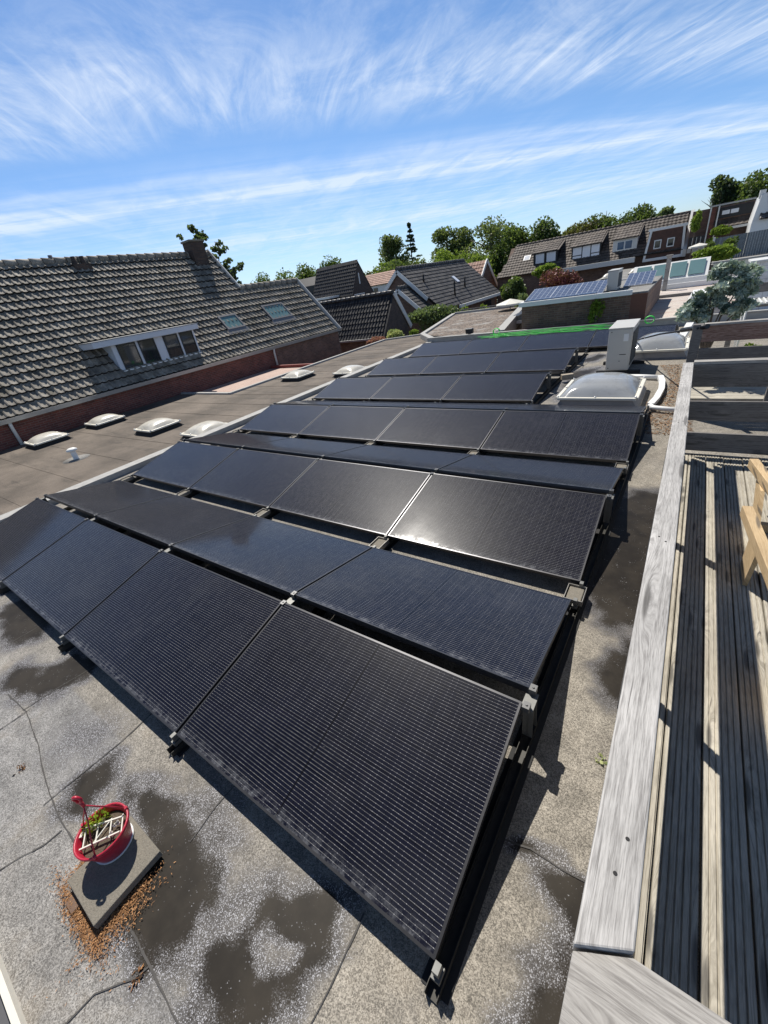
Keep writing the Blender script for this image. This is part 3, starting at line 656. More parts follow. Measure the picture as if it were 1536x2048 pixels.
# ------------------------------------------------------------------ outdoor unit and ducts
def outdoor_unit(c, w, d, h, z, label, big=True):
    """slim cabinet, end face towards -y"""
    x0, x1, y0, y1 = c[0]-w/2, c[0]+w/2, c[1], c[1]+d
    t = thing('outdoor_unit', label, 'air conditioner', (c[0], c[1], z))
    zb = z+.07
    b = MB(); b.box(x0, x1, y0, y1, zb, z+h); b.build('casing', M['acbody'], t, bevel=.02)
    b = MB(); b.box(x0-.012, x1+.012, y0-.012, y1+.012, z+h, z+h+.022); b.build('lid', M['acbody'], t, bevel=.006)
    b = MB(); b.box(x0+.01, x1-.02, y0-.004, y0, zb+.02, zb+h*.24); b.build('service_cover', M['acbody'], t)
    b = MB(); n = 26
    for i in range(n):
        zz = zb+.08+(h-.22)*i/n; b.box(x1, x1+.012, y0+.08, y1-.06, zz, zz+.012)
    b.build('grille', M['acdark'], t)
    if big:
        b = MB(); b.box(x1-.14, x1-.06, y0-.0035, y0, z+h-.22, z+h-.09); b.build('sticker', M['white'], t)
        b = MB(); b.box(x1-.18, x1-.07, y0-.004, y0, z+h*.44, z+h*.455); b.build('handle_recess', M['blackmetal'], t)
        b = MB()
        for zz, xx in ((zb+.05, x0+.05), (zb+.18, x0+.23), (z+h-.05, x0+.05)): b.box(xx-.008, xx+.008, y0-.006, y0, zz-.008, zz+.008)
        b.build('screw', M['blackmetal'], t)
    for yy in (y0+.08, y1-.12):
        b = MB(); b.box(x0-.16, x1+.2, yy-.04, yy+.04, z, z+.06); b.build('foot', M['rubber'], t)
    return t
M['acbody'] = plain('beige_grey_casing', (.53, .51, .465), .4, var=.06, scale=3)
M['acdark'] = plain('dark_grille', (.07, .07, .065), .6)
outdoor_unit((-.665, 8.95), .40, 1.0, .83, ZR, 'tall beige outdoor unit standing on the roof between the two clear skylights')
t = thing('cable_duct', 'white bent plastic cable duct running over leaf litter to the wooden railing', 'cable duct', (.1, 7.4, ZR))
b = MB(); pts = [(.10, 8.45, -.06), (.15, 8.1, -.06), (.17, 7.6, -.06), (.14, 7.1, -.06), (.09, 6.78, -.06)]
for a, c in zip(pts, pts[1:]): b.bar(a, c, .085, .06)
b.build('cover', M['white'], t)
b = MB(); b.tube([(.09, 6.76, -.06), (.13, 6.66, -.06), (.25, 6.62, -.06), (.5, 6.55, -.06)], .034, 10); b.build('pipe_elbow', M['white'], t)
b = MB(); b.tube([(.10, 8.45, -.07), (-.15, 8.52, -.07), (-.45, 8.56, -.07)], .04, 10); b.build('side_pipe', M['white'], t)
# leaf litter on the felt behind the panels
def scatter_bits(name, pts, size, mat, label, kind='stuff', cat='debris', z=ZR, parent=None, hgt=.012, flat=.5):
    b = MB()
    for (x, y) in pts:
        s = size*random.uniform(.5, 1.4); a = random.uniform(0, 6.28); d = Vector((math.cos(a), math.sin(a), random.uniform(-flat, flat)*.5))*s; n = Vector((-math.sin(a), math.cos(a), random.uniform(-flat, flat)))*s*random.uniform(.12, .4)
        c = Vector((x, y, z+.004+random.random()*hgt)); b.face([c-d, c-n, c+d, c+n], random.random())
    o = b.build(name, mat); 
    return tag(o, label, cat, kind=kind)
M['bits'] = tinted('dry_leaf_bits', (.10, .055, .03), (.36, .22, .12), .9, 30, .2)
M['needles'] = tinted('orange_needles', (.20, .09, .035), (.50, .27, .12), .9, 30, .2)
pts = [(random.uniform(-.35, .62), random.uniform(5.7, 9.6)) for _ in range(6500)]
pts = [(x, y) for x, y in pts if (x > .10+.25*math.sin(y*1.7)*.6 or (5.75 < y < 6.75 and x > .1)) and not (y < 6.0 and x < .12)]
scatter_bits('leaf_litter', pts, .022, M['bits'], 'brown dry leaf litter along the railing by the white duct')

# ------------------------------------------------------------------ brown roof, house on the left
t = thing('brown_roof_building', 'neighbouring flat brown felt roof with white domes beside the tiled house', 'building', (-11, 9, BR))
b = MB(); b.face([(-15.14, -6, BR), (-7.76, -6, BR), (-7.76, 8.1, BR), (-15.14, 8.1, BR)]); b.face([(-12, 8.1, BR), (-7.76, 8.1, BR), (-7.76, 19.4, BR), (-12, 17.6, BR)]); b.build('roof_surface', M['brownroof'], t)
b = MB(); b.box(-12.14, -12.0, 8.0, 17.6, BR-.2, BR+.06); b.bar((-12.07, 17.6, BR-.07), (-7.7, 19.45, BR-.07), .14, .26); b.box(-15.1, -12.14, 8.0, 8.12, BR-.2, BR+.05); b.build('edge_trim', M['parapet'], t)
b = MB(); b.prism([(-15.14, -6), (-7.76, -6), (-7.76, 19.2), (-12.05, 17.5), (-12.05, 8.05), (-15.14, 8.05)], 'z', -3.3, BR-.21); b.build('wall', M['brick_browny'], t)
for y in np.arange(-5, 19, 1.0):
    xa = -15.1 if y < 8 else -11.95
    b = MB(); b.bar((xa, y, BR+.004), (-7.8, y+.05, BR+.004), .018, .004); b.build('felt_seam', M['brownroof'], t)
t = thing('pink_roof_strip', 'low pinkish felt roof strip between the brown roof and the brick wall', 'roof', (-13.5, 11, -.42))
b = MB(); b.box(-15.12, -12.15, 8.2, 12.6, -3.3, -.42); b.build('roof_surface', M['pinkroof'], t)
b = MB(); b.box(-15.1, -12.2, 12.6, 12.72, -.6, -.30); b.build('red_edge', plain('red_trim', (.22, .05, .04), .7), t)

H = thing('tiled_house', 'long brick house with weathered grey tiled roof, white dormer and roof windows', 'house', (-18, 9, -3.3))
ex, ez, pt = -15.16, .515, R(47.9); cs, sn = math.cos(pt), math.sin(pt)
RX, RZ = -18.87, 4.63; EX, EZ = -17.41, 3.01; Y0, Y1, Y2 = -3.0, 13.9, 17.8
b = MB(); b.box(RX-(ex-RX)+.3, ex, Y0+.1, Y2-.03, -3.3, ez-.02)
b.prism([(ex-.02, ez-.02), (2*RX-ex+.3, ez-.02), (RX, RZ-.12)], 'y', Y0+.1, Y1-.03); b.prism([(ex-.02, ez-.02), (2*EX-ex, ez-.02), (EX, EZ-.12)], 'y', Y1-.02, Y2-.04)
b.build('wall', M['brick_red'], H)
b = MB(); b.box(ex-.01, ex+.004, 13.2, Y2-.031, -3.3, ez-.03); b.build('newer_wall', M['brick_browny'], H)
tw, tl = .215, .335
b = MB()
nv = int(((RX-ex)**2+(RZ-ez)**2)**.5/tl)+1; nvE = ((EX-ex)**2+(EZ-ez)**2)**.5
def keep(u_, v_):
    y = Y0+u_
    if y > Y1 and v_ > nvE: return False
    if 6.45 < y < 9.72 and .55 < v_ < 1.35: return False
    return True
tiles(b, (ex+.06, Y0, ez-.06), (0, 1, 0), (-cs, 0, sn), int((Y2-Y0)/tw), nv, tw, tl, keep=keep, step=.072)
b.face([(ex+.06, Y0, ez-.075), (ex+.06, Y1, ez-.075), (RX, Y1, RZ-.03), (RX, Y0, RZ-.03)], .1); b.face([(ex+.06, Y1, ez-.075), (ex+.06, Y2, ez-.075), (EX, Y2, EZ-.03), (EX, Y1, EZ-.03)], .1)
b.face([(2*RX-ex, Y0, ez), (2*RX-ex, Y1, ez), (RX, Y1, RZ), (RX, Y0, RZ)], .4); b.face([(2*EX-ex, Y1, ez), (2*EX-ex, Y2, ez), (EX, Y2, EZ), (EX, Y1, EZ)], .4)
ridge(b, (RX, Y0, RZ+.02), (RX, Y1, RZ+.02)); ridge(b, (EX, Y1, EZ+.02), (EX, Y2, EZ+.02))
rf = b.build('roof', M['tile_grey'], H)
for (ya, xa, za, xb, zb_) in ((Y1+.02, RX, RZ+.14, EX+.1, EZ+.0), (Y2+.03, EX, EZ+.10, ex+.18, ez-.1)):
    b = MB(); b.bar((xa, ya, za), (xb, ya, zb_), .05, .17, up=(sn, 0, cs)); b.build('verge_board', M['offwhite'], rf)
b = MB(); b.bar((EX, Y2+.03, EZ+.10), (EX-2, Y2+.03, EZ-2.1), .05, .17, up=(-sn, 0, cs)); b.build('verge_board', M['offwhite'], rf)
b = MB(); b.prism([(ex+.04, ez-.16), (ex+.19, ez-.16), (ex+.21, ez-.04), (ex+.185, ez-.04), (ex+.17, ez-.13), (ex+.06, ez-.13), (ex+.05, ez-.04), (ex+.03, ez-.04)], 'y', Y0, Y2); b.build('gutter', M['zinc'], H)
for y in (2.8, 13.0):
    b = MB(); b.tube([(ex+.12, y, ez-.14), (ex+.08, y, ez-.3), (ex+.07, y, BR-.15)], .045, 10); b.build('downpipe', M['offwhite'], H)
# dormer
D = MB(); fx = -15.52
zt, zb0 = 1.76, .90
xt = ex-(zt-ez)/math.tan(pt); xbk = ex-(1.95-ez)/math.tan(pt)
D.prism([(fx, zb0), (fx, zt), (xt, zt)], 'y', 6.5, 9.68); dor = D.build('dormer', M['bluegrey'], H)
b = MB(); b.box(xbk-.1, fx+.24, 5.88, 9.8, 1.75, 1.93); b.build('fascia', M['bluegrey'], dor, bevel=.01)
b = MB(); b.box(xbk-.15, fx+.26, 5.86, 9.82, 1.93, 1.955); b.build('roof_edge', M['zinc'], dor)
for (ya, yb) in ((6.66, 7.32), (7.42, 8.02), (8.36, 8.95), (9.04, 9.60)):
    f = MB()
    for (p, q, r, s) in ((ya, yb, .955, .99), (ya, yb, 1.70, 1.735)): f.box(fx+.002, fx+.022, p, q, r, s)
    for p in (ya, yb-.035): f.box(fx+.002, fx+.022, p, p+.035, .991, 1.699)
    w = f.build('window', M['blackmetal'], dor)
    p = MB(); p.face([(fx+.006, ya+.02, .97), (fx+.006, yb-.02, .97), (fx+.006, yb-.02, 1.72), (fx+.006, ya+.02, 1.72)])
    p.build('pane', M['glassdark'] if ya < 8.2 else M['glassblind'] if 'glassblind' in M else M['glassdark'], dor)
b = MB(); b.box(fx+.002, fx+.07, 6.5, 9.7, .875, .92); b.build('sill', M['white'], dor)
b = MB(); b.hexa([(fx+.1, 6.45, zb0-.12), (fx+.1, 9.75, zb0-.12), (fx-.02, 9.75, zb0-.03), (fx-.02, 6.45, zb0-.03), (fx+.12, 6.45, zb0-.08), (fx+.12, 9.75, zb0-.08), (fx, 9.75, zb0+.0), (fx, 6.45, zb0+.0)]); b.build('lead_apron', M['lead'], dor)
# roof windows, drawn up on the slope
def rp(y, d, lift=0.0): return Vector((ex-d*cs+lift*sn, y, ez+d*sn+lift*cs))
def roofwindow(ya, yb, da, db):
    f = MB(); w = .07; n = Vector((sn, 0, cs))
    for (p, q, r, s) in ((ya, yb, da, da+w), (ya, yb, db-w, db), (ya, ya+w, da+w, db-w), (yb-w, yb, da+w, db-w)):
        c = [rp(p, r, .03), rp(q, r, .03), rp(q, s, .03), rp(p, s, .03)]; f.hexa(c+[x+n*.09 for x in c])
    o = f.build('roof_window', M['lead'], rf)
    g_ = MB(); g_.face([rp(ya+w, da+w, .09), rp(yb-w, da+w, .09), rp(yb-w, db-w, .09), rp(ya+w, db-w, .09)]); g_.build('pane', M['glassgreen'], rf)
    a = MB(); c = [rp(ya-.1, da-.22, .07), rp(yb+.1, da-.22, .07), rp(yb+.06, da, .085), rp(ya-.06, da, .085)]; a.hexa(c+[x+n*.012 for x in c]); a.build('apron_flashing', M['lead'], rf)
roofwindow(11.55, 12.5, 1.20, 1.95); roofwindow(14.15, 15.5, 1.22, 2.10)
# chimneys
b = MB(); b.box(-18.98, -18.4, 12.8, 13.5, 3.6, 5.08); ch = b.build('chimney', M['brick_chimney'], rf)
b = MB(); b.box(-19.02, -18.36, 12.76, 13.54, 5.08, 5.15); b.build('cap', M['concrete'], ch)
b = MB(); b.box(-18.9, -18.5, 7.8, 8.4, 4.0, 4.5); ch = b.build('chimney', M['brick_chimney'], rf)
for y in (7.95, 8.25):
    b = MB(); b.lathe([(.09, 0), (.08, .26), (.06, .26), (.06, 0)], (-18.7, y, 4.5), 12); b.build('pot', M['brick_chimney'], ch)
b = MB(); b.lathe([(.07, 0), (.07, .25), (0, .26)], (-18.85, 7.3, 4.6), 10); b.build('vent_pipe', M['lead'], rf)

# ------------------------------------------------------------------ deck and railings
ZD = .10
t = thing('roof_deck', 'raised deck of grooved weathered boards with railing shadows across it', 'deck', (2, 2.3, ZD))
DB = MB(); nb = 21; bw = .141
for i in range(nb):
    x = .453+i*bw; w = bw-.007; n = 6; tt = random.random(); zoff = random.uniform(-.002, .002); y0b = -1.6; y1b = 4.60
    pr_ = []
    for k in range(n):
        a = x+w*(k+.10)/n; c = x+w*(k+.78)/n; e_ = x+w*(k+1)/n
        pr_ += [(a, ZD+zoff), (c, ZD+zoff), (c+.0028, ZD-.006+zoff), (min(e_, x+w), ZD-.006+zoff)]
    pr_ = [(x, ZD-.006+zoff)] + pr_
    for (a, za), (c, zc) in zip(pr_, pr_[1:]): DB.face([(a, y0b, za), (c, y0b, zc), (c, y1b, zc), (a, y1b, za)], tt)
    DB.face([(x, y1b, ZD-.028), (x, y1b, ZD-.006)] + [(a, y1b, z) for a, z in pr_] + [(x+w, y1b, ZD-.028)], tt)
    DB.face([(x, y0b, ZD-.028), (x, y1b, ZD-.028), (x, y1b, ZD-.006), (x, y0b, ZD-.006)], tt); DB.face([(x+w, y0b, ZD-.028), (x+w, y1b, ZD-.028), (x+w, y1b, ZD-.006), (x+w, y0b, ZD-.006)], tt)
DB.build('deck_boards', M['deck'], t)
b = MB()
for y in (-1.5, -.6, .3, 1.2, 2.1, 3.0, 3.9, 4.5): b.box(.46, 3.4, y-.03, y+.03, ZR+.002, ZD-.03)
b.build('joists', M['woodside_x'], t)
b = MB(); b.box(.455, 3.4, 4.601, 4.607, ZD-.02, ZD+.004)
for i in range(20): b.box(.453+i*bw-.005, .453+i*bw, 4.57, 4.600, ZD+.003, ZD+.006)
b.build('edge_clips', M['alu'], t)

def grid_beam(mb, x0, x1, y0, y1, z0, z1): mb.box(x0, x1, y0, y1, z0, z1)
t = thing('wooden_railing', 'silver grey wooden railing along the left edge of the deck, ending at a mitred corner', 'railing', (.43, 2, ZD))
b = MB(); b.hexa([(.385, .012, .962), (.478, .058, .962), (.468, 4.70, .962), (.385, 4.70, .962), (.385, .012, 1.0), (.478, .058, 1.0), (.468, 4.70, 1.0), (.385, 4.70, 1.0)]); b.build('top_beam', M['woodtop_y'], t, bevel=.004)
for sx, sy in ((.432, .16), (.445, .235), (.415, 1.46), (.44, 1.43), (.42, 2.93), (.445, 2.96), (.42, 4.5)):
    b = MB(); b.tube([(sx, sy, .998), (sx, sy, 1.0008)], .0042, 10); b.build('screw', M['rubber'], t)
for z0, z1 in ((.775, .955), (.44, .635), (.115, .31)):
    b = MB(); b.box(.425, .450, .06, 4.62, z0, z1); b.build('rail_board', M['woodside_y'], t, bevel=.003)
for y in (1.44, 2.93, 4.50):
    b = MB(); b.box(.392, .4245, y-.035, y+.035, ZR+.002, .955); b.build('post', M['woodside_y'], t)
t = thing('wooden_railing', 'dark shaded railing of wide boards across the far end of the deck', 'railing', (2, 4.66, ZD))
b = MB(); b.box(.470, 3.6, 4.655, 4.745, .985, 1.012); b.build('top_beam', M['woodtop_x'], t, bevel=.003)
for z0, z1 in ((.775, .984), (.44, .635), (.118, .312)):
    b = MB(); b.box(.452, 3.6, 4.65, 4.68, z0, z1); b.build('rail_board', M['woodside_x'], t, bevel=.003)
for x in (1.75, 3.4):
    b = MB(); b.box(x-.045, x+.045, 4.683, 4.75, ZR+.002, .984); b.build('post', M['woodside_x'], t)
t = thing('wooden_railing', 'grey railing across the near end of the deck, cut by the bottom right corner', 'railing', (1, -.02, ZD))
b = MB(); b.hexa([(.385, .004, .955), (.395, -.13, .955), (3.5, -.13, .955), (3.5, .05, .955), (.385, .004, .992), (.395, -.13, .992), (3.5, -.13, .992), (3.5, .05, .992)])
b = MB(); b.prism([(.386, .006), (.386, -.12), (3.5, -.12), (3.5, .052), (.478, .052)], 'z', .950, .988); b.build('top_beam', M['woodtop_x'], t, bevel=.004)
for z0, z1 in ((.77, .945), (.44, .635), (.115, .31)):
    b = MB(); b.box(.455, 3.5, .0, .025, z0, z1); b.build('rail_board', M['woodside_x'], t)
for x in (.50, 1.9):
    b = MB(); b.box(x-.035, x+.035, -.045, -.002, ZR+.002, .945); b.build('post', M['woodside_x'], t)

# timber frame at the right edge of the deck
t = thing('timber_frame', 'frame of new yellow pine beams standing on the deck at the right edge', 'garden furniture', (1.1, 2.6, ZD))
for (a, c, w, h) in (((.955, 3.60, .47), (1.19, 2.30, .47), .055, .07), ((.875, 2.78, .48), (1.02, 1.40, .48), .055, .07)):
    b = MB(); b.bar(a, c, w, h); b.build('beam', M['pine'], t, bevel=.003)
for (a, c, w) in (((.965, 3.50, .43), (1.03, 3.02, .13), .03), ((.905, 2.72, .44), (.955, 2.70, .12), .03), ((1.0, 1.75, .44), (1.03, 1.70, .12), .03)):
    d = Vector(c)-Vector(a); b = MB(); b.prism([(a[1], a[2]), (a[1]-.30, a[2]), (c[1]-.22, ZD+.004), (c[1]+.02, ZD+.004)], 'x', a[0]-.012+.03, a[0]+.012+.03); b.build('leg', M['pine'], t)
b = MB(); b.bar((.97, 3.2, .14), (1.6, 3.2, .14), .05, .06); b.build('cross_bar', M['pine'], t)

# second terrace beyond
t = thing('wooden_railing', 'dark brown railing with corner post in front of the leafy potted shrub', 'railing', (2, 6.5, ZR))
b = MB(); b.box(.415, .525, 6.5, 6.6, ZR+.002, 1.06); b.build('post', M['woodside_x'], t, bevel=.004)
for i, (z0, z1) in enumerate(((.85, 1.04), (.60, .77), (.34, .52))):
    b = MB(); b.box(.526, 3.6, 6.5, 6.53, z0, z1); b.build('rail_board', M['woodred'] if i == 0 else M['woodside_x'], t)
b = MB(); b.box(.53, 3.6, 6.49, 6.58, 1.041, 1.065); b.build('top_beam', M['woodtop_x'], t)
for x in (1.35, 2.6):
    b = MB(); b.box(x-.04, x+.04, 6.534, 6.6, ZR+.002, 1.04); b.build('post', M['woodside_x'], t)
t = thing('wooden_railing', 'low dark railing behind the leafy shrub at the right edge', 'railing', (2, 9.6, ZR))
for z0, z1 in ((1.03, 1.17), (.80, .94)):
    b = MB(); b.box(.95, 4.2, 9.6, 9.63, z0, z1); b.build('rail_board', M['woodside_x'], t)
for x in (1.0, 2.4):
    b = MB(); b.box(x-.04, x+.04, 9.64, 9.7, ZR+.002, 1.17); b.build('post', M['woodside_x'], t)
t = thing('terrace_floor', 'pale boarded terrace floor behind the dark brown railing', 'deck', (2, 8, 0))
b = MB()
for i in range(20):
    y = 6.75+i*.145; b.box(.45, 4.3, y, y+.137, .03, .055, random.random())
b.build('deck_boards', M['deckx'], t)
t = thing('terrace_grate', 'white grid table top on the terrace at the right edge', 'garden table', (1.4, 8.9, .3))
b = MB()
for i in range(12): b.box(1.05+i*.06, 1.07+i*.06, 8.75, 9.35, .96, .975); 
for i in range(10): b.box(1.05, 1.73, 8.76+i*.062, 8.78+i*.062, .945, .96)
b.build('table_top', M['white'], t)
for sx in (1.08, 1.70):
    for sy in (8.8, 9.3):
        b = MB(); b.tube([(sx, sy, .055), (sx, sy, .945)], .015, 6); b.build('leg', M['white'], t)
t = thing('cane_pole', 'thin dark pole leaning from the roof to the railing post', 'pole', (0, 8, 0))
b = MB(); b.tube([(-.62, 10.9, .14), (.0, 8.2, .70), (.47, 6.49, 1.02)], .014, 8); b.build('rod', M['blackmetal'], t)
b = MB(); b.tube([(.30, 7.0, .93), (.56, 6.40, 1.05)], .03, 8); b.build('sleeve', M['blackmetal'], t)
t = thing('rain_cover', 'white metal duct end standing beside the corner post', 'duct', (.33, 11.6, ZR))
b = MB(); b.bar((.22, 11.2, -.05), (.38, 12.3, .20), .14, .08); b.build('duct', M['white'], t)

# ------------------------------------------------------------------ hanging pot on paver
t = thing('concrete_paver', 'square grey concrete slab under the red pot, leaning on a brick', 'paver', (-1.435, -.52, ZR))
b = MB(); b.box(-1.585, -1.29, -.675, -.37, -.10, -.062); b.build('slab', M['concrete'], t, bevel=.004)
b = MB(); b.box(-1.53, -1.46, -.72, -.63, ZR+.001, -.101); o = b.build('brick_piece', plain('old_brick', (.16, .10, .07), .9, scale=60), None, (-1.5, -.67, ZR)); tag(o, 'dark brick piece poking out under the left edge of the concrete slab', 'brick')
pc = Vector((-1.525, -.475, -.061))
P = thing('hanging_pot', 'red plastic hanging pot with hook, standing on the concrete slab', 'flower pot', tuple(pc))
b = MB(); b.lathe([(.0, .002), (.070, .002), (.078, .0), (.102, .10), (.113, .125), (.117, .128), (.117, .142), (.110, .142), (.106, .130), (.098, .11)], pc, 36); b.build('bowl', M['redplastic'], P)
b = MB(); b.lathe([(.078, .002), (.086, .006), (.088, .014), (.079, .012)], pc, 32); b.build('saucer', M['white'], P)
b = MB(); b.lathe([(.0, .112), (.05, .108), (.097, .105)], pc, 24); b.build('soil', M['soil'], P)
hk = pc+Vector((-.025, .015, .345)); b = MB()
for an in (-.62, 1.45, 3.5):
    a = pc+Vector((math.cos(an)*.113, math.sin(an)*.113, .138)); mid = pc+Vector((math.cos(an)*.035-.02, math.sin(an)*.035+.012, .255))
    b.tube([a, a.lerp(mid, .5)+Vector((0, 0, .008)), mid, hk-Vector((0, 0, .03))], .0032, 6); b.tube([a-Vector((0, 0, .012)), a+Vector((0, 0, .012))], .008, 8)
b.tube([hk-Vector((0, 0, .035)), hk], .008, 8)
tang = Vector((.82, .55, 0)); arc = [hk+tang*(.018*math.cos(q)-.004)+Vector((0, 0, .020+.020*math.sin(q))) for q in np.linspace(-2.2, 2.6, 12)]
b.tube([hk]+arc[::-1], .0075, 8); b.build('hanger', M['redplastic'], P)
b = MB(); tz = pc.z+.128; A = Vector((-.045, -.085, 0)); Bv = Vector((.03, .09, 0))   # small plant rack lying in the pot
def tp(u_, v_): return Vector((pc.x, pc.y, tz)) + Vector((.53, -.42, 0)).normalized()*u_ + Vector((.62, .78, 0)).normalized()*v_
for u_ in (-.045, .045): b.bar(tp(u_, -.088), tp(u_*.75, .085), .006, .008)
for v_ in (-.085, -.03, .03, .082): b.bar(tp(-.045, v_), tp(.045, v_+.012), .005, .006)
b.bar(tp(-.045, .03), tp(.04, -.03), .004, .005); b.bar(tp(-.05, -.1), tp(-.01, -.10), .012, .008)
for q in range(6): b.lathe([(.007, 0), (.004, .006)], tp(random.uniform(-.02, .025), random.uniform(.045, .075))+Vector((0, 0, .004)), 8)
b.build('label_rack', M['cream'], P)
def leaves(mb, c, r, n, size, flat=0.6, up=0.0):
    c = Vector(c)
    for _ in range(n):
        d = Vector(rng.normal(size=3)); d.normalize(); d.z = abs(d.z)*.8 if up else d.z
        p = c+Vector((d.x*r[0], d.y*r[1], d.z*r[2]))*random.random()**.4
        a = (Vector(rng.normal(size=3))+d).normalized(); s = size*random.uniform(.6, 1.4); w = a.orthogonal().normalized()*s*.38
        q = p+a*s; mb.face([p, p+a*s*.5+w, q, p+a*s*.5-w], random.random())
    return mb
M['paleleaf'] = leafmat('pale_leaf', (.30, .36, .14), (.50, .52, .26))
M['yleaf'] = leafmat('yellow_green_leaf', (.16, .26, .02), (.42, .50, .05))
b = MB(); leaves(b, tp(-.06, -.03)+Vector((0, 0, .01)), (.032, .05, .03), 110, .016); leaves(b, tp(-.05, -.085), (.025, .025, .02), 60, .014); b.build('sprig', M['yleaf'], P)
nl = []
for _ in range(5200):
    k = random.random()
    if k < .42: nl.append((random.gauss(-1.42, .12), random.gauss(-.705, .020)))
    elif k < .60: nl.append((random.gauss(-1.272, .016), random.gauss(-.60, .075)))
    elif k < .80: nl.append((random.gauss(-1.615, .018), random.gauss(-.58, .05)))
    else: nl.append((random.gauss(-1.25, .04), random.gauss(-.60, .09)))
scatter_bits('needle_litter', nl, .0055, M['needles'], 'orange dry needles heaped around the concrete slab', z=ZR, hgt=.016, flat=.8)
for (x, y, lab, m_) in ((.37, 1.07, 'pale green leaf sprig on the felt beside the wooden railing', 'yleaf'), (-2.55, -.62, 'curled orange dead leaf on the felt near the left edge', 'needles'), (-1.0, -.65, 'small clump of orange needles on a felt seam below the puddle', 'needles')):
    b = MB(); leaves(b, (x, y, ZR+.006), (.028, .028, .008), 26, .017); o = b.build('leaf_sprig' if m_ == 'yleaf' else 'dead_leaf', M['paleleaf' if m_ == 'yleaf' else m_]); tag(o, lab, 'leaf')
t = thing('roof_hatch', 'corner of a white framed flat roof hatch, cut by the lower left corner', 'roof hatch', (-1.6, -1.3, ZR))
hy = -.955
b = MB(); b.box(-2.6, -1.17, hy-.022, hy, ZR, ZR+.05); b.box(-1.192, -1.17, -1.7, hy-.023, ZR, ZR+.05); b.build('frame', M['cream'], t)
b = MB(); b.box(-2.55, -1.195, -1.7, hy-.024, ZR, ZR+.02); b.build('panel', plain('dark_grey_sheet', (.09, .09, .095), .5), t)
b = MB(); b.box(-2.5, -1.44, -1.7, hy-.06, ZR+.021, ZR+.035); b.build('pale_board', M['cream'], t, bevel=.004)

# ------------------------------------------------------------------ green rope net and black lamp at the far parapet
t = thing('green_rope', 'tangle of neon green rope strung along the far parapet', 'rope', (-3, 13.8, 0))
b = MB()
for k in range(7):
    yb = 13.62+k*.05; zb_ = .0+.10*(k/9)
    pts = [(x, yb+.05*math.sin(x*2.3+k)+random.uniform(-.02, .02), zb_+.04*math.sin(x*1.3+k*2)+.02+random.uniform(0, .02)) for x in np.arange(-6.2+random.uniform(0, 1.2), -1.0-random.uniform(0, .6), .18)]
    b.tube(pts, .0095, 5)
b.build('strand', M['ropegreen'], t)
for c in ((-4.95, 13.95, .17), (-.55, 13.8, .16)):
    b = MB()
    for k in range(3): b.tube([(c[0]+.11*math.cos(q), c[1]+.03*k+.02*math.sin(q), c[2]+.09*math.sin(q)) for q in np.linspace(0, 6.0, 20)], .010, 5)
    b.build('loop', M['ropegreen'], t)
t = thing('floodlight', 'small black floodlight on the far parapet corner', 'lamp', (-6.05, 14.3, .09))
b = MB(); b.box(-6.2, -5.92, 14.24, 14.38, .13, .30); b.build('housing', M['blackmetal'], t, bevel=.03)
b = MB(); b.box(-6.1, -6.02, 14.26, 14.36, .115, .13); b.build('bracket', M['blackmetal'], t)

# ------------------------------------------------------------------ buildings behind the parapet
t = thing('gravel_roof_building', 'low building with brown gravel roof beyond the far parapet', 'building', (-8, 20, -.3))
b = MB(); b.prism([(-9.6, 17.2), (-5.0, 14.55), (-7.4, 25.5), (-11.8, 25.2)], 'z', -3.3, -.16); b.build('roof_surface', M['gravel'], t)
def edging(mb, pts, w, z0, z1):
    for a, c in zip(pts, pts[1:]): mb.bar((a[0], a[1], (z0+z1)/2), (c[0], c[1], (z0+z1)/2), w, z1-z0)
b = MB(); edging(b, [(-7.4, 14.52), (-9.65, 17.2), (-11.85, 25.2)], .22, -.4, -.08); edging(b, [(-11.8, 25.25), (-7.4, 25.6)], .2, -.4, -.05); edging(b, [(-5.05, 14.6), (-7.45, 25.6)], .3, -.4, .12); b.build('edge_trim', M['parapet'], t)
b = MB(); edging(b, [(-11.5, 25.5), (-7.7, 25.8)], .06, .0, .05)
for i in range(6): b.bar((-11.4+i*.72, 25.5, -.3), (-11.4+i*.72, 25.5, .02), .05, .05, up=(0, 1, 0))
b.build('low_fence', M['woodside_x'], t)
t = thing('brick_extension', 'long low brick extension with white fascia and blue panels on its roof', 'building', (-2.8, 16, -3.3))
b = MB(); b.prism([(-4.30, 14.6), (-1.20, 14.6), (-.75, 14.6), (-.75, 20), (-4.30, 20)], 'z', -3.3, .77); b.build('wall', M['brick_brown'], t)
b = MB(); b.box(-1.15, -.74, 14.594, 14.6, -3.3, .765); b.build('side_wall', plain('red_brown_render', (.15, .07, .05), .9, scale=14), t)
b = MB(); b.box(-4.38, -1.13, 14.52, 14.63, .77, .90); b.box(-4.38, -4.28, 14.63, 20, .77, .90); b.build('fascia', M['white'], t)
b = MB(); b.box(-4.27, -.75, 14.64, 20, .78, .82); b.build('roof_surface', M['greyfelt'], t)
b = MB(); b.box(-4.25, -2.1, 14.66, 14.9, .86, .93); b.build('roof_light', M['glassblue'], t)
M['acbody2'] = M['acbody']
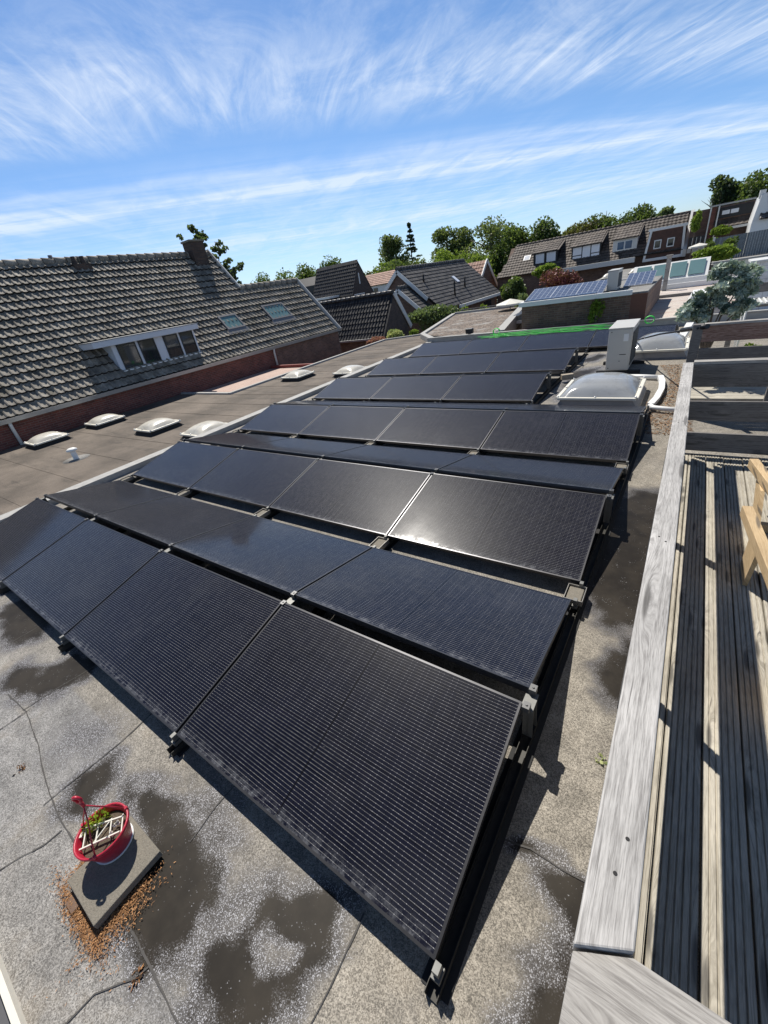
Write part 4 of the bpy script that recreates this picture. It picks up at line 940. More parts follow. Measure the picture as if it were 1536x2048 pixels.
def make_blue(name, lab):
    t = thing(name, lab, 'solar panel', (0, 0, 0), 'blue solar panels on the brick extension')
    b = MB(); b.box(-.4, .4, -.66, .66, -.03, 0); b.build('frame', M['alu'], t)
    me = bpy.data.meshes.new('glass'); a, bb = .385, .645
    me.from_pydata([(-a, -bb, .002), (a, -bb, .002), (a, bb, .002), (-a, bb, .002)], [], [(0, 1, 2, 3)]); uv = me.uv_layers.new(name='UVMap')
    for i, q in enumerate(((-a, -bb), (a, -bb), (a, bb), (-a, bb))): uv.data[i].uv = q
    me.materials.append(M['pvblue']); o = bpy.data.objects.new('glass', me); COL.objects.link(o); o.parent = t
    return t
bp = None
blue = [(-4.0, 15.75, 'blue grid solar panel, leftmost on the brick extension roof'), (-3.2, 15.75, 'blue grid solar panel, second from the left on the brick extension'), (-2.4, 15.75, 'blue grid solar panel just left of the roof outdoor unit'), (-1.22, 17.2, 'blue grid solar panel just right of the roof outdoor unit')]
for x, y, lab in blue:
    if bp is None: bp = make_blue('solar_panel', lab); bp.location = (x, y, 1.0); bp.rotation_euler = (.22, 0, 0)
    else: dup(bp, (x, y, 1.0), lab, (.22, 0, 0))
outdoor_unit((-1.86, 15.9), .30, .85, .62, .76, 'smaller beige outdoor unit on the brick extension roof among blue panels', False)
t = thing('tan_roof_building', 'flat roof of pale felt with red rust stains beyond the far parapet', 'building', (1, 19, -3.3))
b = MB(); b.prism([(-1.28, 14.62), (5, 14.6), (5, 26), (-1.38, 23.8)], 'z', -3.3, .02); b.build('roof_surface', M['tanroof'], t)
b = MB(); edging(b, [(-1.28, 14.62), (-1.40, 23.8)], .14, -.1, .10); b.build('edge_trim', M['parapet'], t)
b = MB(); b.box(-1.2, 4.9, 20.2, 20.3, .02, .12); b.build('roof_step', M['greyfelt'], t)
t = thing('white_roof_box', 'white ribbed box on the tan roof behind the potted shrub', 'roof box', (.35, 15.5, .02))
b = MB(); b.prism([(.08, .02), (.8, .02), (.8, .52), (.30, .52)], 'y', 15.2, 16.6); b.build('casing', M['white'], t)
b = MB()
for i in range(5): b.bar((.13+.045*i, 15.19, .07+.09*i), (.8, 15.19, .07+.09*i), .015, .02)
b.build('ribs', M['offwhite'], t)
t = thing('roof_lantern', 'long white framed row of four roof windows', 'roof light', (-.7, 24, .2))
lx0, lx1 = -2.2, .66; 
def lq(x, k): return Vector((x, 23.9+.75*k, .40+.62*k))
b = MB()
b.prism([(23.86, .05), (24.9, .05), (24.9, 1.0), (24.70, 1.0), (23.9, .36)], 'x', lx0, lx1); b.build('base', M['white'], t)
for i in range(4):
    xa = lx0+.10+i*(lx1-lx0-.2)/4+.05; xb = lx0+.10+(i+1)*(lx1-lx0-.2)/4-.05; n = Vector((0, -.62, .75)).normalized()*.014
    p = MB(); p.hexa([lq(xa, .1)-n, lq(xb, .1)-n, lq(xb, .9)-n, lq(xa, .9)-n, lq(xa, .1)+n, lq(xb, .1)+n, lq(xb, .9)+n, lq(xa, .9)+n]); p.build('pane', M['glassgreen'], t)
b = MB(); b.box(lx0-.9, lx1+1.2, 23.3, 23.42, .03, .22); b.build('white_edge', M['white'], t)
t = thing('flat_roof_annex', 'low grey flat roofs stepping back towards the terraced row', 'building', (-3, 30, -3.3))
b = MB(); b.box(-4.4, -1.2, 21.5, 27, -3.3, .12); b.box(-4.6, -1.4, 27.01, 34, -3.3, .25); b.box(-5, 4, 34, 43.5, -3.3, .05); b.build('wall', M['brick_brown'], t)
b = MB(); b.box(-4.45, -1.15, 21.46, 26.94, .12, .20); b.box(-4.65, -1.35, 26.96, 34.05, .25, .40); b.box(-5.05, 6, 33.95, 43.6, .05, .15); b.build('roof_surface', M['greyfelt'], t)
b = MB(); b.box(-4.5, -1.1, 21.38, 21.45, .02, .24); b.box(-4.7, -1.3, 26.88, 26.95, .18, .44); b.build('fascia', M['offwhite'], t)
for c, lab, z in (((-3.9, 29.5), 'small white dome on the grey flat roofs, left of the two', .40), ((-2.7, 31.0), 'rounder white dome on the grey flat roofs below the white dormer', .40)):
    skylight('skylight', c, .8, .8, z, .06, .24, lab, group='white domes far on the grey annex roofs', screws=False)
t = thing('terracotta_strip', 'strip of orange roof tiles behind the white roof windows', 'roof', (0, 26.5, .3))
b = MB(); tiles(b, (-2.3, 26.0, .58), (1, 0, 0), (0, 1, .45), 11, 2, .25, .32, PROF2); b.build('tiles', tinted('faded_tile', (.16, .09, .06), (.42, .27, .18), .8, 10, .3), t)
t = thing('wooden_mast', 'weathered square post standing in front of the white roof windows', 'post', (-.78, 23, .1))
b = MB(); b.box(-.86, -.70, 22.9, 23.06, .0, 1.30); b.build('shaft', M['woodtop_x'], t)
b = MB(); b.box(-.90, -.66, 22.86, 23.10, 1.30, 1.36); b.build('cap', M['woodtop_x'], t)
t = thing('white_chimney', 'white painted brick chimney at the right edge', 'chimney', (2.0, 14.9, 0))
b = MB(); b.box(1.45, 2.4, 15.0, 15.9, .02, 1.15); b.build('stack', brick('white_brick', (.74, .74, .74), (.66, .66, .66), (.5, .5, .5), .4, .15), t)
b = MB(); b.box(1.40, 2.45, 14.95, 15.95, 1.15, 1.19); b.build('cap', M['offwhite'], t)
t = thing('white_pot', 'white plant pot holding the leafy shrub behind the railing', 'plant pot', (.62, 7.7, .055))
b = MB(); b.lathe([(.0, .0), (.14, .0), (.19, .30), (.20, .33), (.17, .33), (.16, .28), (.0, .28)], (.62, 7.7, .055), 20); b.build('bowl', M['white'], t)
t = thing('sloping_glass_roof', 'small low pitched pale roof beside the cream parasol', 'roof', (-6.6, 18, 0))
b = MB(); b.prism([(-6.2, -.10), (-4.4, -.10), (-4.4, .55), (-4.6, .55)], 'y', 18.6, 23.5); b.build('roof_surface', M['greyfelt'], t)
b = MB(); b.bar((-6.25, 18.55, -.06), (-4.55, 18.55, .60), .06, .10); b.box(-6.3, -4.4, 18.5, 18.58, -.2, -.09); b.build('white_edge', M['white'], t)

# ------------------------------------------------------------------ neighbouring houses
def gable_wall(mb, pts, axis, a, b): mb.prism(pts, axis, a, b)
# black-tiled low house right behind the long house
t = thing('tiled_house', 'low brick house with glossy black tiled roof and grey gable, behind the long house', 'house', (-17, 22, -3.3))
gx = -14.2
b = MB(); b.box(-24, gx-.03, 20.75, 23.4, -3.3, -.5); b.build('wall', M['brick_brown'], t)
b = MB(); b.prism([(20.78, -3.3), (23.5, -3.3), (23.5, -.42), (22.2, 1.50), (20.78, -.50)], 'x', gx-.25, gx); b.build('gable', M['brick_dark'], t)
b = MB(); sv = Vector((0, 22.2-20.6, 1.63+.52)); tiles(b, (-24, 20.6, -.52), (1, 0, 0), sv, int(9.85/.23), 8, .23, sv.length/8, step=.03)
b.face([(-24, 20.6, -.54), (gx+.05, 20.6, -.54), (gx+.05, 22.2, 1.6), (-24, 22.2, 1.6)], .2); b.face([(-24, 22.2, 1.6), (gx+.05, 22.2, 1.6), (gx+.05, 23.7, -.4), (-24, 23.7, -.4)], .3)
ridge(b, (-24, 22.2, 1.67), (gx+.05, 22.2, 1.67), .12); b.build('roof', M['tile_black'], t)
b = MB(); b.bar((gx+.06, 22.2, 1.62), (gx+.06, 23.75, -.42), .06, .26, up=(0, .8, .6)); b.build('verge_board', M['offwhite'], t)
b = MB(); b.box(-24, gx, 20.44, 20.58, -.62, -.52); b.build('gutter', M['zinc'], t)
# steep dark house
t = thing('dark_gabled_house', 'tall dark house with steep charcoal roof and sharp side gable', 'house', (-32, 39, -3.3))
sx1 = -28.7; b = MB(); 
b.prism([(36.2, -3.3), (41.4, -3.3), (41.4, .5), (38.6, 4.72), (36.2, .55)], 'x', sx1-.3, sx1); b.box(-34.2, sx1-.31, 36.4, 41, -3.3, .6); b.build('wall', M['brick_dark'], t)
b = MB(); sv = Vector((0, 2.5, 4.3)); tiles(b, (-34.3, 36.1, .45), (1, 0, 0), sv, 22, 14, .26, sv.length/14, PROF2, .04)
b.face([(-34.3, 36.1, .42), (sx1+.05, 36.1, .42), (sx1+.05, 38.6, 4.72), (-34.3, 38.6, 4.72)], .1); b.face([(-34.3, 38.6, 4.72), (sx1+.05, 38.6, 4.72), (sx1+.05, 41.5, .45), (-34.3, 41.5, .45)], .1); b.build('roof', M['tile_black'], t)
b = MB(); b.box(sx1, sx1+.04, 38.4, 38.55, 2.6, 3.6); b.build('slit_window', M['white'], t)
b = MB(); b.box(sx1, sx1+.05, 37.2, 39.0, 1.0, 1.75); w = b.build('window', M['white'], t)
for k in range(4):
    p = MB(); p.box(sx1+.051, sx1+.056, 37.3+k*.42, 37.62+k*.42, 1.35, 1.65); p.build('pane', M['glassdark'], w)
b = MB(); b.box(-33.6, -30.6, 35.4, 37.2, .3, 1.75); dm = b.build('dormer', M['blackmetal'], t)
b = MB(); b.box(-33.8, -30.4, 35.2, 37.4, 1.75, 1.95); b.build('dormer_roof', M['white'], dm)
for k in range(3):
    p = MB(); p.box(-33.5+k*.95, -32.65+k*.95, 35.36, 35.398, .5, 1.65); p.build('pane', M['glassblue'], dm)
b = MB(); b.box(-41, -34.4, 38.2, 41.5, -3.3, 3.3); b.prism([(38, 2.4), (41.6, 2.4), (41.6, 3.2), (40.2, 4.2)], 'x', -41, -34.35); b.build('side_wing', M['tile_black'], t)
# grey-tiled house with two gables
t = thing('two_gabled_house', 'brick house with large charcoal tiled roof and two white trimmed gables', 'house', (-18, 35, -3.3))
b = MB()
b.prism([(-20.6, -3.3), (-15.3, -3.3), (-15.3, -.15), (-17.5, 1.62), (-19.6, 0)], 'y', 28.1, 29.6); b.prism([(-21, -3.3), (-15.2, -3.3), (-15.2, .0), (-18.3, 2.78), (-20.8, .5)], 'y', 29.5, 41.2); b.build('wall', M['brick_brown'], t)
b = MB(); sv = Vector((-(18.3-14.8), 0, 2.95-(-.12))); L_ = sv.length
tiles(b, (-14.8, 29.4, -.12), (0, 1, 0), sv, 46, 13, .262, L_/13, PROF2, .035)
b.face([(-14.8, 29.4, -.15), (-14.8, 41.45, -.15), (-18.3, 41.45, 2.9), (-18.3, 29.4, 2.9)], .2); b.face([(-18.3, 29.4, 2.9), (-18.3, 41.45, 2.9), (-21.6, 41.45, .0), (-21.6, 29.4, .0)], .3)
ridge(b, (-18.3, 29.4, 2.98), (-18.3, 41.45, 2.98), .14, .42)
sv2 = Vector((-(17.52-14.3), 0, 1.72-(-1.0))); tiles(b, (-14.3, 28.0, -1.0), (0, 1, 0), sv2, 16, 13, .262, sv2.length/13, PROF2, .035, keep=lambda u_, v_: not (u_ > 1.6 and v_ > 1.3 and u_ > 1.6+(v_-1.3)*.3 and False))
b.face([(-14.3, 28, -1.03), (-14.3, 32.2, -1.03), (-17.52, 32.2, 1.68), (-17.52, 28, 1.68)], .2); b.face([(-17.52, 28, 1.68), (-17.52, 29.8, 1.68), (-20.2, 29.8, -.6), (-20.2, 28, -.6)], .3)
ridge(b, (-17.52, 28.0, 1.76), (-17.52, 30.6, 1.76), .13, .42); rf2 = b.build('roof', M['tile_dark'], t)
def verge(p, q, yy, parent): 
    b = MB(); b.bar((p[0], yy, p[1]), (q[0], yy, q[1]), .08, .26, up=(0, 0, 1)); b.build('verge_board', M['white'], parent)
verge((-17.52, 1.60), (-14.4, -1.05), 27.97, rf2); verge((-17.52, 1.60), (-20.0, -.55), 27.97, rf2); verge((-18.3, 2.80), (-15.9, .7), 29.37, rf2); verge((-18.3, 2.80), (-21.5, -.05), 29.37, rf2)
b = MB(); b.box(-14.72, -14.58, 32.2, 41.4, -.36, -.14); b.build('gutter', M['white'], rf2)
for (y, d, h) in ((31.0, 2.9, .55), (33.2, .9, 1.1), (36.2, 1.5, .8)):
    x = -14.8-d*math.cos(.72); z = -.12+d*math.sin(.72); b = MB(); b.tube([(x, y, z), (x, y, z+h)], .07, 8); b.build('vent_pipe', M['blackmetal'], rf2)
b = MB(); b.bar((-16.4, 36.0, 1.36), (-16.95, 36.0, 1.84), .45, .1, up=(.66, 0, .75)); b.build('roof_window', M['glasspale'], rf2)
b = MB(); b.box(-15.19, -15.16, 38.5, 40.2, -2.2, -.6); b.build('window', M['glassdark'], t)
# far houses
t = thing('white_house', 'white rendered house with orange tiled roof behind the dark gable', 'house', (-37, 56, -3.3))
b = MB(); b.box(-41, -33.5, 55, 60, -3.3, 2.35); b.build('wall', M['white'], t)
b = MB(); sv = Vector((0, 2.4, 1.5)); tiles(b, (-41.2, 54.7, 2.25), (1, 0, 0), sv, 27, 7, .3, sv.length/7, PROF2); b.face([(-41.2, 54.7, 2.22), (-33.2, 54.7, 2.22), (-33.2, 57.1, 3.72), (-41.2, 57.1, 3.72)], .3); b.face([(-41.2, 57.1, 3.72), (-33.2, 57.1, 3.72), (-33.2, 60.2, 2.2), (-41.2, 60.2, 2.2)], .3); b.build('roof', M['tile_red'], t)
for x in (-39.6, -38.7, -35.8):
    b = MB(); b.box(x, x+.7, 54.93, 54.99, .9, 1.9); b.build('window', M['glassdark'], t)
b = MB(); b.box(-34.9, -34.3, 56, 56.7, 3, 4.1); b.build('chimney', M['brick_chimney'], t)
t = thing('red_gabled_house', 'small house with orange tiled roof and white edged gable behind the charcoal roof', 'house', (-18, 45, -3.3))
b = MB(); b.prism([(42.6, -3.3), (47.6, -3.3), (47.6, .3), (44.9, 2.6), (42.6, .6)], 'x', -17.9, -17.4); b.box(-23, -17.91, 43, 47.4, -3.3, .6); b.build('wall', M['brick_brown'], t)
b = MB(); sv = Vector((0, 2.5, 2.3)); tiles(b, (-24, 42.4, .38), (1, 0, 0), sv, 22, 8, .3, sv.length/8, PROF2); b.face([(-24, 42.4, .35), (-17.3, 42.4, .35), (-17.3, 44.9, 2.66), (-24, 44.9, 2.66)], .3); b.face([(-24, 44.9, 2.66), (-17.3, 44.9, 2.66), (-17.3, 47.7, .2), (-24, 47.7, .2)], .3); b.build('roof', M['tile_red'], t)
for q in ((42.3, .3), (47.7, .2)):
    b = MB(); b.bar((-17.32, 44.9, 2.70), (-17.32, q[0], q[1]), .08, .28, up=(0, 0, 1)); b.build('verge_board', M['white'], t)
# terraced row with dormers
t = thing('terraced_row', 'terraced row with long brown tiled roof and four different dormers', 'house', (-8, 48, -3.3))
b = MB(); b.box(-16.4, -.7, 45.2, 52, -3.3, .9); b.prism([(45.2, .9), (51.8, .9), (48.0, 3.3)], 'x', -15.9, -1.1); b.build('wall', M['brick_brown'], t)
b = MB(); rx0, rx1 = -16.3, -1.05; sv = Vector((0, 3.3, 2.5)); nvv = 12
tiles(b, (rx0, 44.75, .92), (1, 0, 0), sv, int((rx1-rx0)/.28), nvv, .28, sv.length/nvv, PROF2, .04, keep=lambda u_, v_: u_ > v_*.24)
b.face([(rx0, 44.75, .89), (rx1, 44.75, .89), (rx1, 48.05, 3.39), (rx0+.95, 48.05, 3.39)], .2); b.face([(rx0+.95, 48.05, 3.39), (rx1, 48.05, 3.39), (rx1, 52.2, .9), (rx0, 52.2, .9)], .2); ridge(b, (rx0+.95, 48.05, 3.44), (rx1, 48.05, 3.44), .1); rr_ = b.build('roof', M['tile_brown'], t)
def dormer(x0, x1, z0, z1, fy, zt, parent, mat, roofmat_=True, nm='dormer'):
    b = MB(); ytop = 44.75+(zt-.92)/2.5*3.3+.1
    b.prism([(fy, z0), (fy, z1), (ytop, zt-.08), (ytop+.2, z0)], 'x', x0, x1); d = b.build(nm, mat, parent)
    if roofmat_:
        b = MB(); sv = Vector((0, ytop-fy+.25, zt-z1)); tiles(b, (x0-.1, fy-.25, z1+.02), (1, 0, 0), sv, int((x1-x0+.25)/.28), 5, .28, sv.length/5, PROF2, .035); 
        c = [(x0-.1, fy-.25, z1-.03), (x1+.15, fy-.25, z1-.03), (x1+.15, ytop, zt-.05), (x0-.1, ytop, zt-.05)]; b.hexa(c+[(x, y, z+.06) for x, y, z in c], .2); b.build('dormer_roof', M['tile_brown'], d)
    return d
def panes(parent, lst, fy, mat, nm='pane'):
    for x0, x1, z0, z1 in lst:
        b = MB(); b.box(x0, x1, fy-.04, fy-.005, z0, z1); b.build(nm, mat, parent)
d = dormer(-12.95, -10.75, 1.2, 2.45, 45.5, 3.25, t, M['blackmetal']); panes(d, [(-12.72, -11.95, 1.62, 2.38), (-11.72, -10.92, 1.62, 2.38)], 45.5, M['glasspale'])
d = dormer(-9.55, -7.15, 1.05, 2.40, 45.5, 3.28, t, M['blackmetal']); panes(d, [(-9.42, -8.70, 1.75, 2.35), (-9.42, -8.70, 1.12, 1.68), (-8.62, -7.98, 1.12, 2.35), (-7.90, -7.24, 1.75, 2.35), (-7.90, -7.24, 1.12, 1.68)], 45.5, M['glasspale'])
d = dormer(-6.2, -4.38, 1.0, 2.38, 45.5, 3.28, t, M['offwhite']); panes(d, [(-5.84, -5.36, 1.62, 2.16), (-5.26, -4.76, 1.62, 2.16)], 45.478, M['glassblue'])
b = MB(); b.box(-5.90, -4.70, 45.475, 45.499, 1.55, 2.22); b.build('window_frame', M['white'], d)
b = MB(); fy = 44.9; b.prism([(fy, .55), (fy, 2.50), (47.0, 2.6), (47.0, .55)], 'x', -3.55, -1.15); d = b.build('brown_dormer', M['brownclad'], t)
b = MB(); b.bar((-3.68, fy-.05, .50), (-3.40, fy-.05, 2.58), .16, .08, up=(0, 1, 0)); b.bar((-1.06, fy-.05, .50), (-1.20, fy-.05, 2.58), .16, .08, up=(0, 1, 0)); b.bar((-3.6, fy-.05, 2.60), (-1.0, fy-.05, 2.60), .18, .09, up=(0, 1, 0)); b.bar((-3.75, fy-.06, .52), (-1.0, fy-.06, .52), .20, .09, up=(0, 1, 0)); b.build('white_surround', M['white'], d)
for x in (-3.1, -2.22):
    b = MB(); b.box(x, x+.50, fy-.05, fy-.003, 1.24, 1.86); w = b.build('window', M['white'], d)
    b = MB(); b.box(x+.07, x+.43, fy-.06, fy-.051, 1.31, 1.79); b.build('pane', M['glassdark'], w)
b = MB(); c = [Vector((-14.15, 46.25, 1.98)), Vector((-13.5, 46.25, 1.98)), Vector((-13.5, 46.72, 2.36)), Vector((-14.15, 46.72, 2.36))]; n = Vector((0, -.6, .8)); b.hexa([p+n*.05 for p in c]+[p+n*.12 for p in c]); rw = b.build('roof_window', M['white'], t)
b = MB(); b.hexa([p+n*.121 for p in [c[0].lerp(c[2], .14), c[1].lerp(c[3], .14), c[2].lerp(c[0], .14), c[3].lerp(c[1], .14)]]+[p+n*.13 for p in [c[0].lerp(c[2], .14), c[1].lerp(c[3], .14), c[2].lerp(c[0], .14), c[3].lerp(c[1], .14)]]); b.build('pane', M['glasspale'], rw)
b = MB(); b.prism([(44.6, .4), (48.1, 3.2), (48.1, 3.55), (44.5, .9)], 'x', -1.04, -.80); b.build('party_wall', M['offwhite'], t)
b = MB(); b.box(-10.4, -4.3, 44.2, 44.72, .55, .92); b.build('balcony_band', M['offwhite'], t)
# pergola house to the right of the row
t = thing('pergola_house', 'brick house with wooden pergola frame and dark upper window behind the grey fence', 'house', (1, 45, -3.3))
b = MB(); b.box(-.8, 3.2, 44.6, 50, -3.3, 3.3); b.build('wall', M['brick_brown'], t)
b = MB(); b.box(.75, 2.75, 44.5, 44.59, 2.55, 3.2); w = b.build('window_recess', M['blackmetal'], t)
for x in (1.0, 1.5):
    p = MB(); p.box(x, x+.44, 44.45, 44.495, 2.75, 3.0); p.build('pane', M['glasspale'], w)
b = MB(); tiles(b, (.62, 43.9, 1.95), (1, 0, 0), (0, .7, .5), 8, 2, .28, .42, PROF2); b.build('canopy', M['tile_brown'], t)
b = MB(); b.box(.5, 3.0, 43.7, 43.85, 1.78, 1.93); b.build('fascia', M['offwhite'], t)
b = MB(); b.box(.35, .60, 43.8, 44.58, .3, 3.3); b.build('brick_pier', M['brick_red'], t)
for x in (.25, .72):
    b = MB(); b.box(x, x+.08, 43.6, 43.7, .3, 3.32); b.build('pergola_post', M['offwhite'], t)
b = MB(); b.box(.2, 2.75, 43.55, 43.72, 3.32, 3.42); b.build('pergola_beam', M['parapet'], t)
b = MB(); b.box(-.72, .22, 43.7, 43.78, .9, 1.65); g_ = b.build('garage_door', M['blackmetal'], t)
for k in range(3):
    p = MB(); p.box(-.52+k*.25, -.49+k*.25, 43.66, 43.70, .95, 1.6); p.build('strip', M['offwhite'], g_)
b = MB(); b.box(-.74, .24, 43.6, 43.8, .62, .88); b.build('low_wall', M['parapet'], t)
t = thing('plank_fence', 'tall blue grey vertical board fence behind the bushes on the right', 'fence', (2.3, 38, -3.3))
b = MB()
for i in range(24): b.box(.82+i*.125, .82+i*.125+.115, 38, 38.03, -.4, 1.42+i*.002, random.random())
b.build('boards', tinted('blue_grey_board', (.13, .15, .165), (.20, .225, .24), .7, 8, .2), t)
for x in (.78, 3.85):
    b = MB(); b.box(x-.06, x+.06, 37.9, 38.0, -3.3, 1.5); b.build('post', M['offwhite'], t)
t = thing('white_gabled_house', 'white gabled house with dark tiles, cut by the right edge', 'house', (4, 41, -3.3))
b = MB(); b.prism([(2.62, -3.3), (2.62, 1.9), (2.80, 3.35), (3.05, 3.45), (3.4, 2.1), (6, 2.1), (6, -3.3)], 'y', 40.1, 44); b.build('wall', M['white'], t)
b = MB(); sv = Vector((0, 1.6, 1.4)); tiles(b, (2.95, 39.8, 2.05), (1, 0, 0), sv, 11, 6, .26, sv.length/6, PROF, .04); b.face([(2.95, 39.8, 2.02), (5.8, 39.8, 2.02), (5.8, 41.4, 3.42), (2.95, 41.4, 3.42)], .2); b.build('roof', M['tile_dark'], t)
b = MB(); b.box(2.7, 3.0, 40.4, 40.9, 3.2, 3.65); b.build('chimney', M['offwhite'], t)
t = thing('boundary_wall', 'long low pale wall stepping towards the white chimney on the right', 'wall', (2.5, 28, -3.3))
b = MB(); b.box(.9, 6, 29.8, 30.1, -3.3, .42); b.box(.5, 6, 26.2, 26.4, -3.3, .30); b.build('wall', M['cream'], t)
b = MB(); b.box(.85, 6.1, 29.75, 30.15, .42, .50); b.box(.45, 6.1, 26.15, 26.45, .30, .36); b.build('coping', M['parapet'], t)
def parasol(c, r, h, z0, label):
    t = thing('parasol', label, 'parasol', (c[0], c[1], z0)); b = MB()
    n = 8; top = (c[0], c[1], z0+h)
    for k in range(n):
        a0, a1 = 2*math.pi*k/n, 2*math.pi*(k+1)/n
        b.face([top, (c[0]+r*math.cos(a0), c[1]+r*math.sin(a0), z0+h-.28*r), (c[0]+r*math.cos(a1), c[1]+r*math.sin(a1), z0+h-.28*r)], .5)
        b.face([(c[0]+r*math.cos(a0), c[1]+r*math.sin(a0), z0+h-.28*r), (c[0]+r*math.cos(a1), c[1]+r*math.sin(a1), z0+h-.28*r), (c[0]+r*math.cos(a1), c[1]+r*math.sin(a1), z0+h-.28*r-.08), (c[0]+r*math.cos(a0), c[1]+r*math.sin(a0), z0+h-.28*r-.08)], .5)
    b.build('canopy', M['cream'], t); b = MB(); b.tube([(c[0], c[1], z0), top], .025, 8); b.build('pole', M['alu'], t)
parasol((-7.95, 24.2), .80, 3.7, -3.3, 'cream garden parasol open beside the pale sloping roof and bushes')
parasol((.05, 36), .55, 4.65, -3.3, 'small white parasol beneath the pergola house at the far right')

# ------------------------------------------------------------------ vegetation
GRN = {
 'dark': leafmat('dark_leaf', (.020, .040, .015), (.085, .125, .042)), 'mid': leafmat('mid_leaf', (.030, .056, .016), (.13, .18, .05)),
 'light': leafmat('light_leaf', (.07, .12, .018), (.24, .32, .05)), 'birch': leafmat('birch_leaf', (.045, .07, .026), (.15, .18, .07)),
 'red': leafmat('copper_leaf', (.07, .015, .020), (.22, .065, .062), trans=.15), 'brown': leafmat('bronze_leaf', (.04, .032, .012), (.11, .085, .035)),
 'conifer': leafmat('conifer_leaf', (.016, .030, .020), (.060, .085, .055)), 'silver': leafmat('variegated_leaf', (.008, .035, .020), (.52, .60, .50), .35, .2),
 'grey': leafmat('willow_leaf', (.06, .09, .04), (.19, .24, .12)), 'pink': leafmat('pink_leaf', (.22, .06, .08), (.45, .18, .18)), 'cream': leafmat('cream_leaf', (.20, .26, .06), (.62, .60, .30))}
def crown(mb, clumps, dens, size, asp=.45):
    """leaf-sized faces spread through the volume of many small clumps"""
    for (c, r) in clumps:
        c = np.array(c); r = np.array(r); n = int(dens)
        d = rng.normal(size=(n, 3)); d /= np.linalg.norm(d, axis=1)[:, None]
        rad = rng.random(n)**.33; p = c+d*r*rad[:, None]
        a = rng.normal(size=(n, 3))+d*.7; a /= np.linalg.norm(a, axis=1)[:, None]
        w = np.cross(a, rng.normal(size=(n, 3))); w /= (np.linalg.norm(w, axis=1)[:, None]+1e-9)
        s = size*(.6+.8*rng.random(n)); ct = rng.random()*.5
        for i in range(n):
            A = a[i]*s[i]; Wv = w[i]*s[i]*asp; P0 = p[i]
            mb.face([P0-A*.5, P0+Wv, P0+A*.5, P0-Wv], ct+.5*rng.random())
    return mb
def clumps_round(c, r, n, k=.42):
    out = []
    for _ in range(n):
        d = rng.normal(size=3); d /= np.linalg.norm(d); rr = rng.random()**.4
        s = k*(.7+.6*rng.random()); q = (1-s*.7)
        out.append(((c[0]+d[0]*r[0]*rr*q, c[1]+d[1]*r[1]*rr*q, c[2]+d[2]*r[2]*rr*q), (r[0]*s, r[1]*s, r[2]*s*.85)))
    return out
def tree(name, x, y, top, bottom, rad, mat, label, kind='round', size=.42, n=20, dens=110, base=-3.3, group=None, cat='tree'):
    t = thing(name, label, cat, (x, y, base), group); h = top-bottom
    b = MB(); tr = max(.08, rad*.07); lean = random.uniform(-.3, .3)
    b.tube([(x, y, base), (x+lean*.3, y, bottom+h*.15), (x+lean, y, bottom+h*.7), (x+lean, y, top-h*.06)], [tr, tr*.8, tr*.4, tr*.1], 7)
    for _ in range(6):
        a = random.uniform(0, 6.28); z0 = bottom+h*random.uniform(.05, .6); b.tube([(x+lean*.5, y, z0), (x+math.cos(a)*rad*.4, y+math.sin(a)*rad*.4, z0+h*.14), (x+math.cos(a)*rad*.75, y+math.sin(a)*rad*.75, z0+h*.22)], [tr*.4, tr*.25, tr*.06], 5)
    b.build('trunk', M['trunk'], t)
    b = MB(); cz = (top+bottom)/2
    if kind == 'round': cl = clumps_round((x, y, cz), (rad, rad, h/2), n)
    elif kind == 'tall':
        cl = []
        for _ in range(n):
            k = random.random(); zz = bottom+h*k*.95; rr = rad*(1.05-.72*k**2.5)*math.sqrt(random.random())*.9; a = random.uniform(0, 6.28)
            cl.append(((x+rr*math.cos(a), y+rr*math.sin(a), zz-h*.04), (rad*.34, rad*.34, h*.10)))
    elif kind == 'spire':
        cl = []
        for _ in range(n):
            k = random.random(); zz = bottom+h*k; a = random.uniform(0, 6.28); e = random.uniform(.25, 1); rr = rad*(1.03-k)*e
            cl.append(((x+rr*math.cos(a), y+rr*math.sin(a), zz-rr*.25), (.16+rad*.34*(1.05-k), .16+rad*.26*(1.05-k), .12)))
    else:   # open: separate ragged branches
        cl = []
        for _ in range(n):
            k = random.random(); zz = bottom+h*k; a = random.uniform(0, 6.28); rr = rad*(1.0-.6*k)*random.random()
            cl.append(((x+rr*math.cos(a), y+rr*math.sin(a), zz), (rad*.20, rad*.20, h*.055)))
    crown(b, cl, dens, size); b.build('crown', mat, t); return t
G = 'trees beyond the houses'
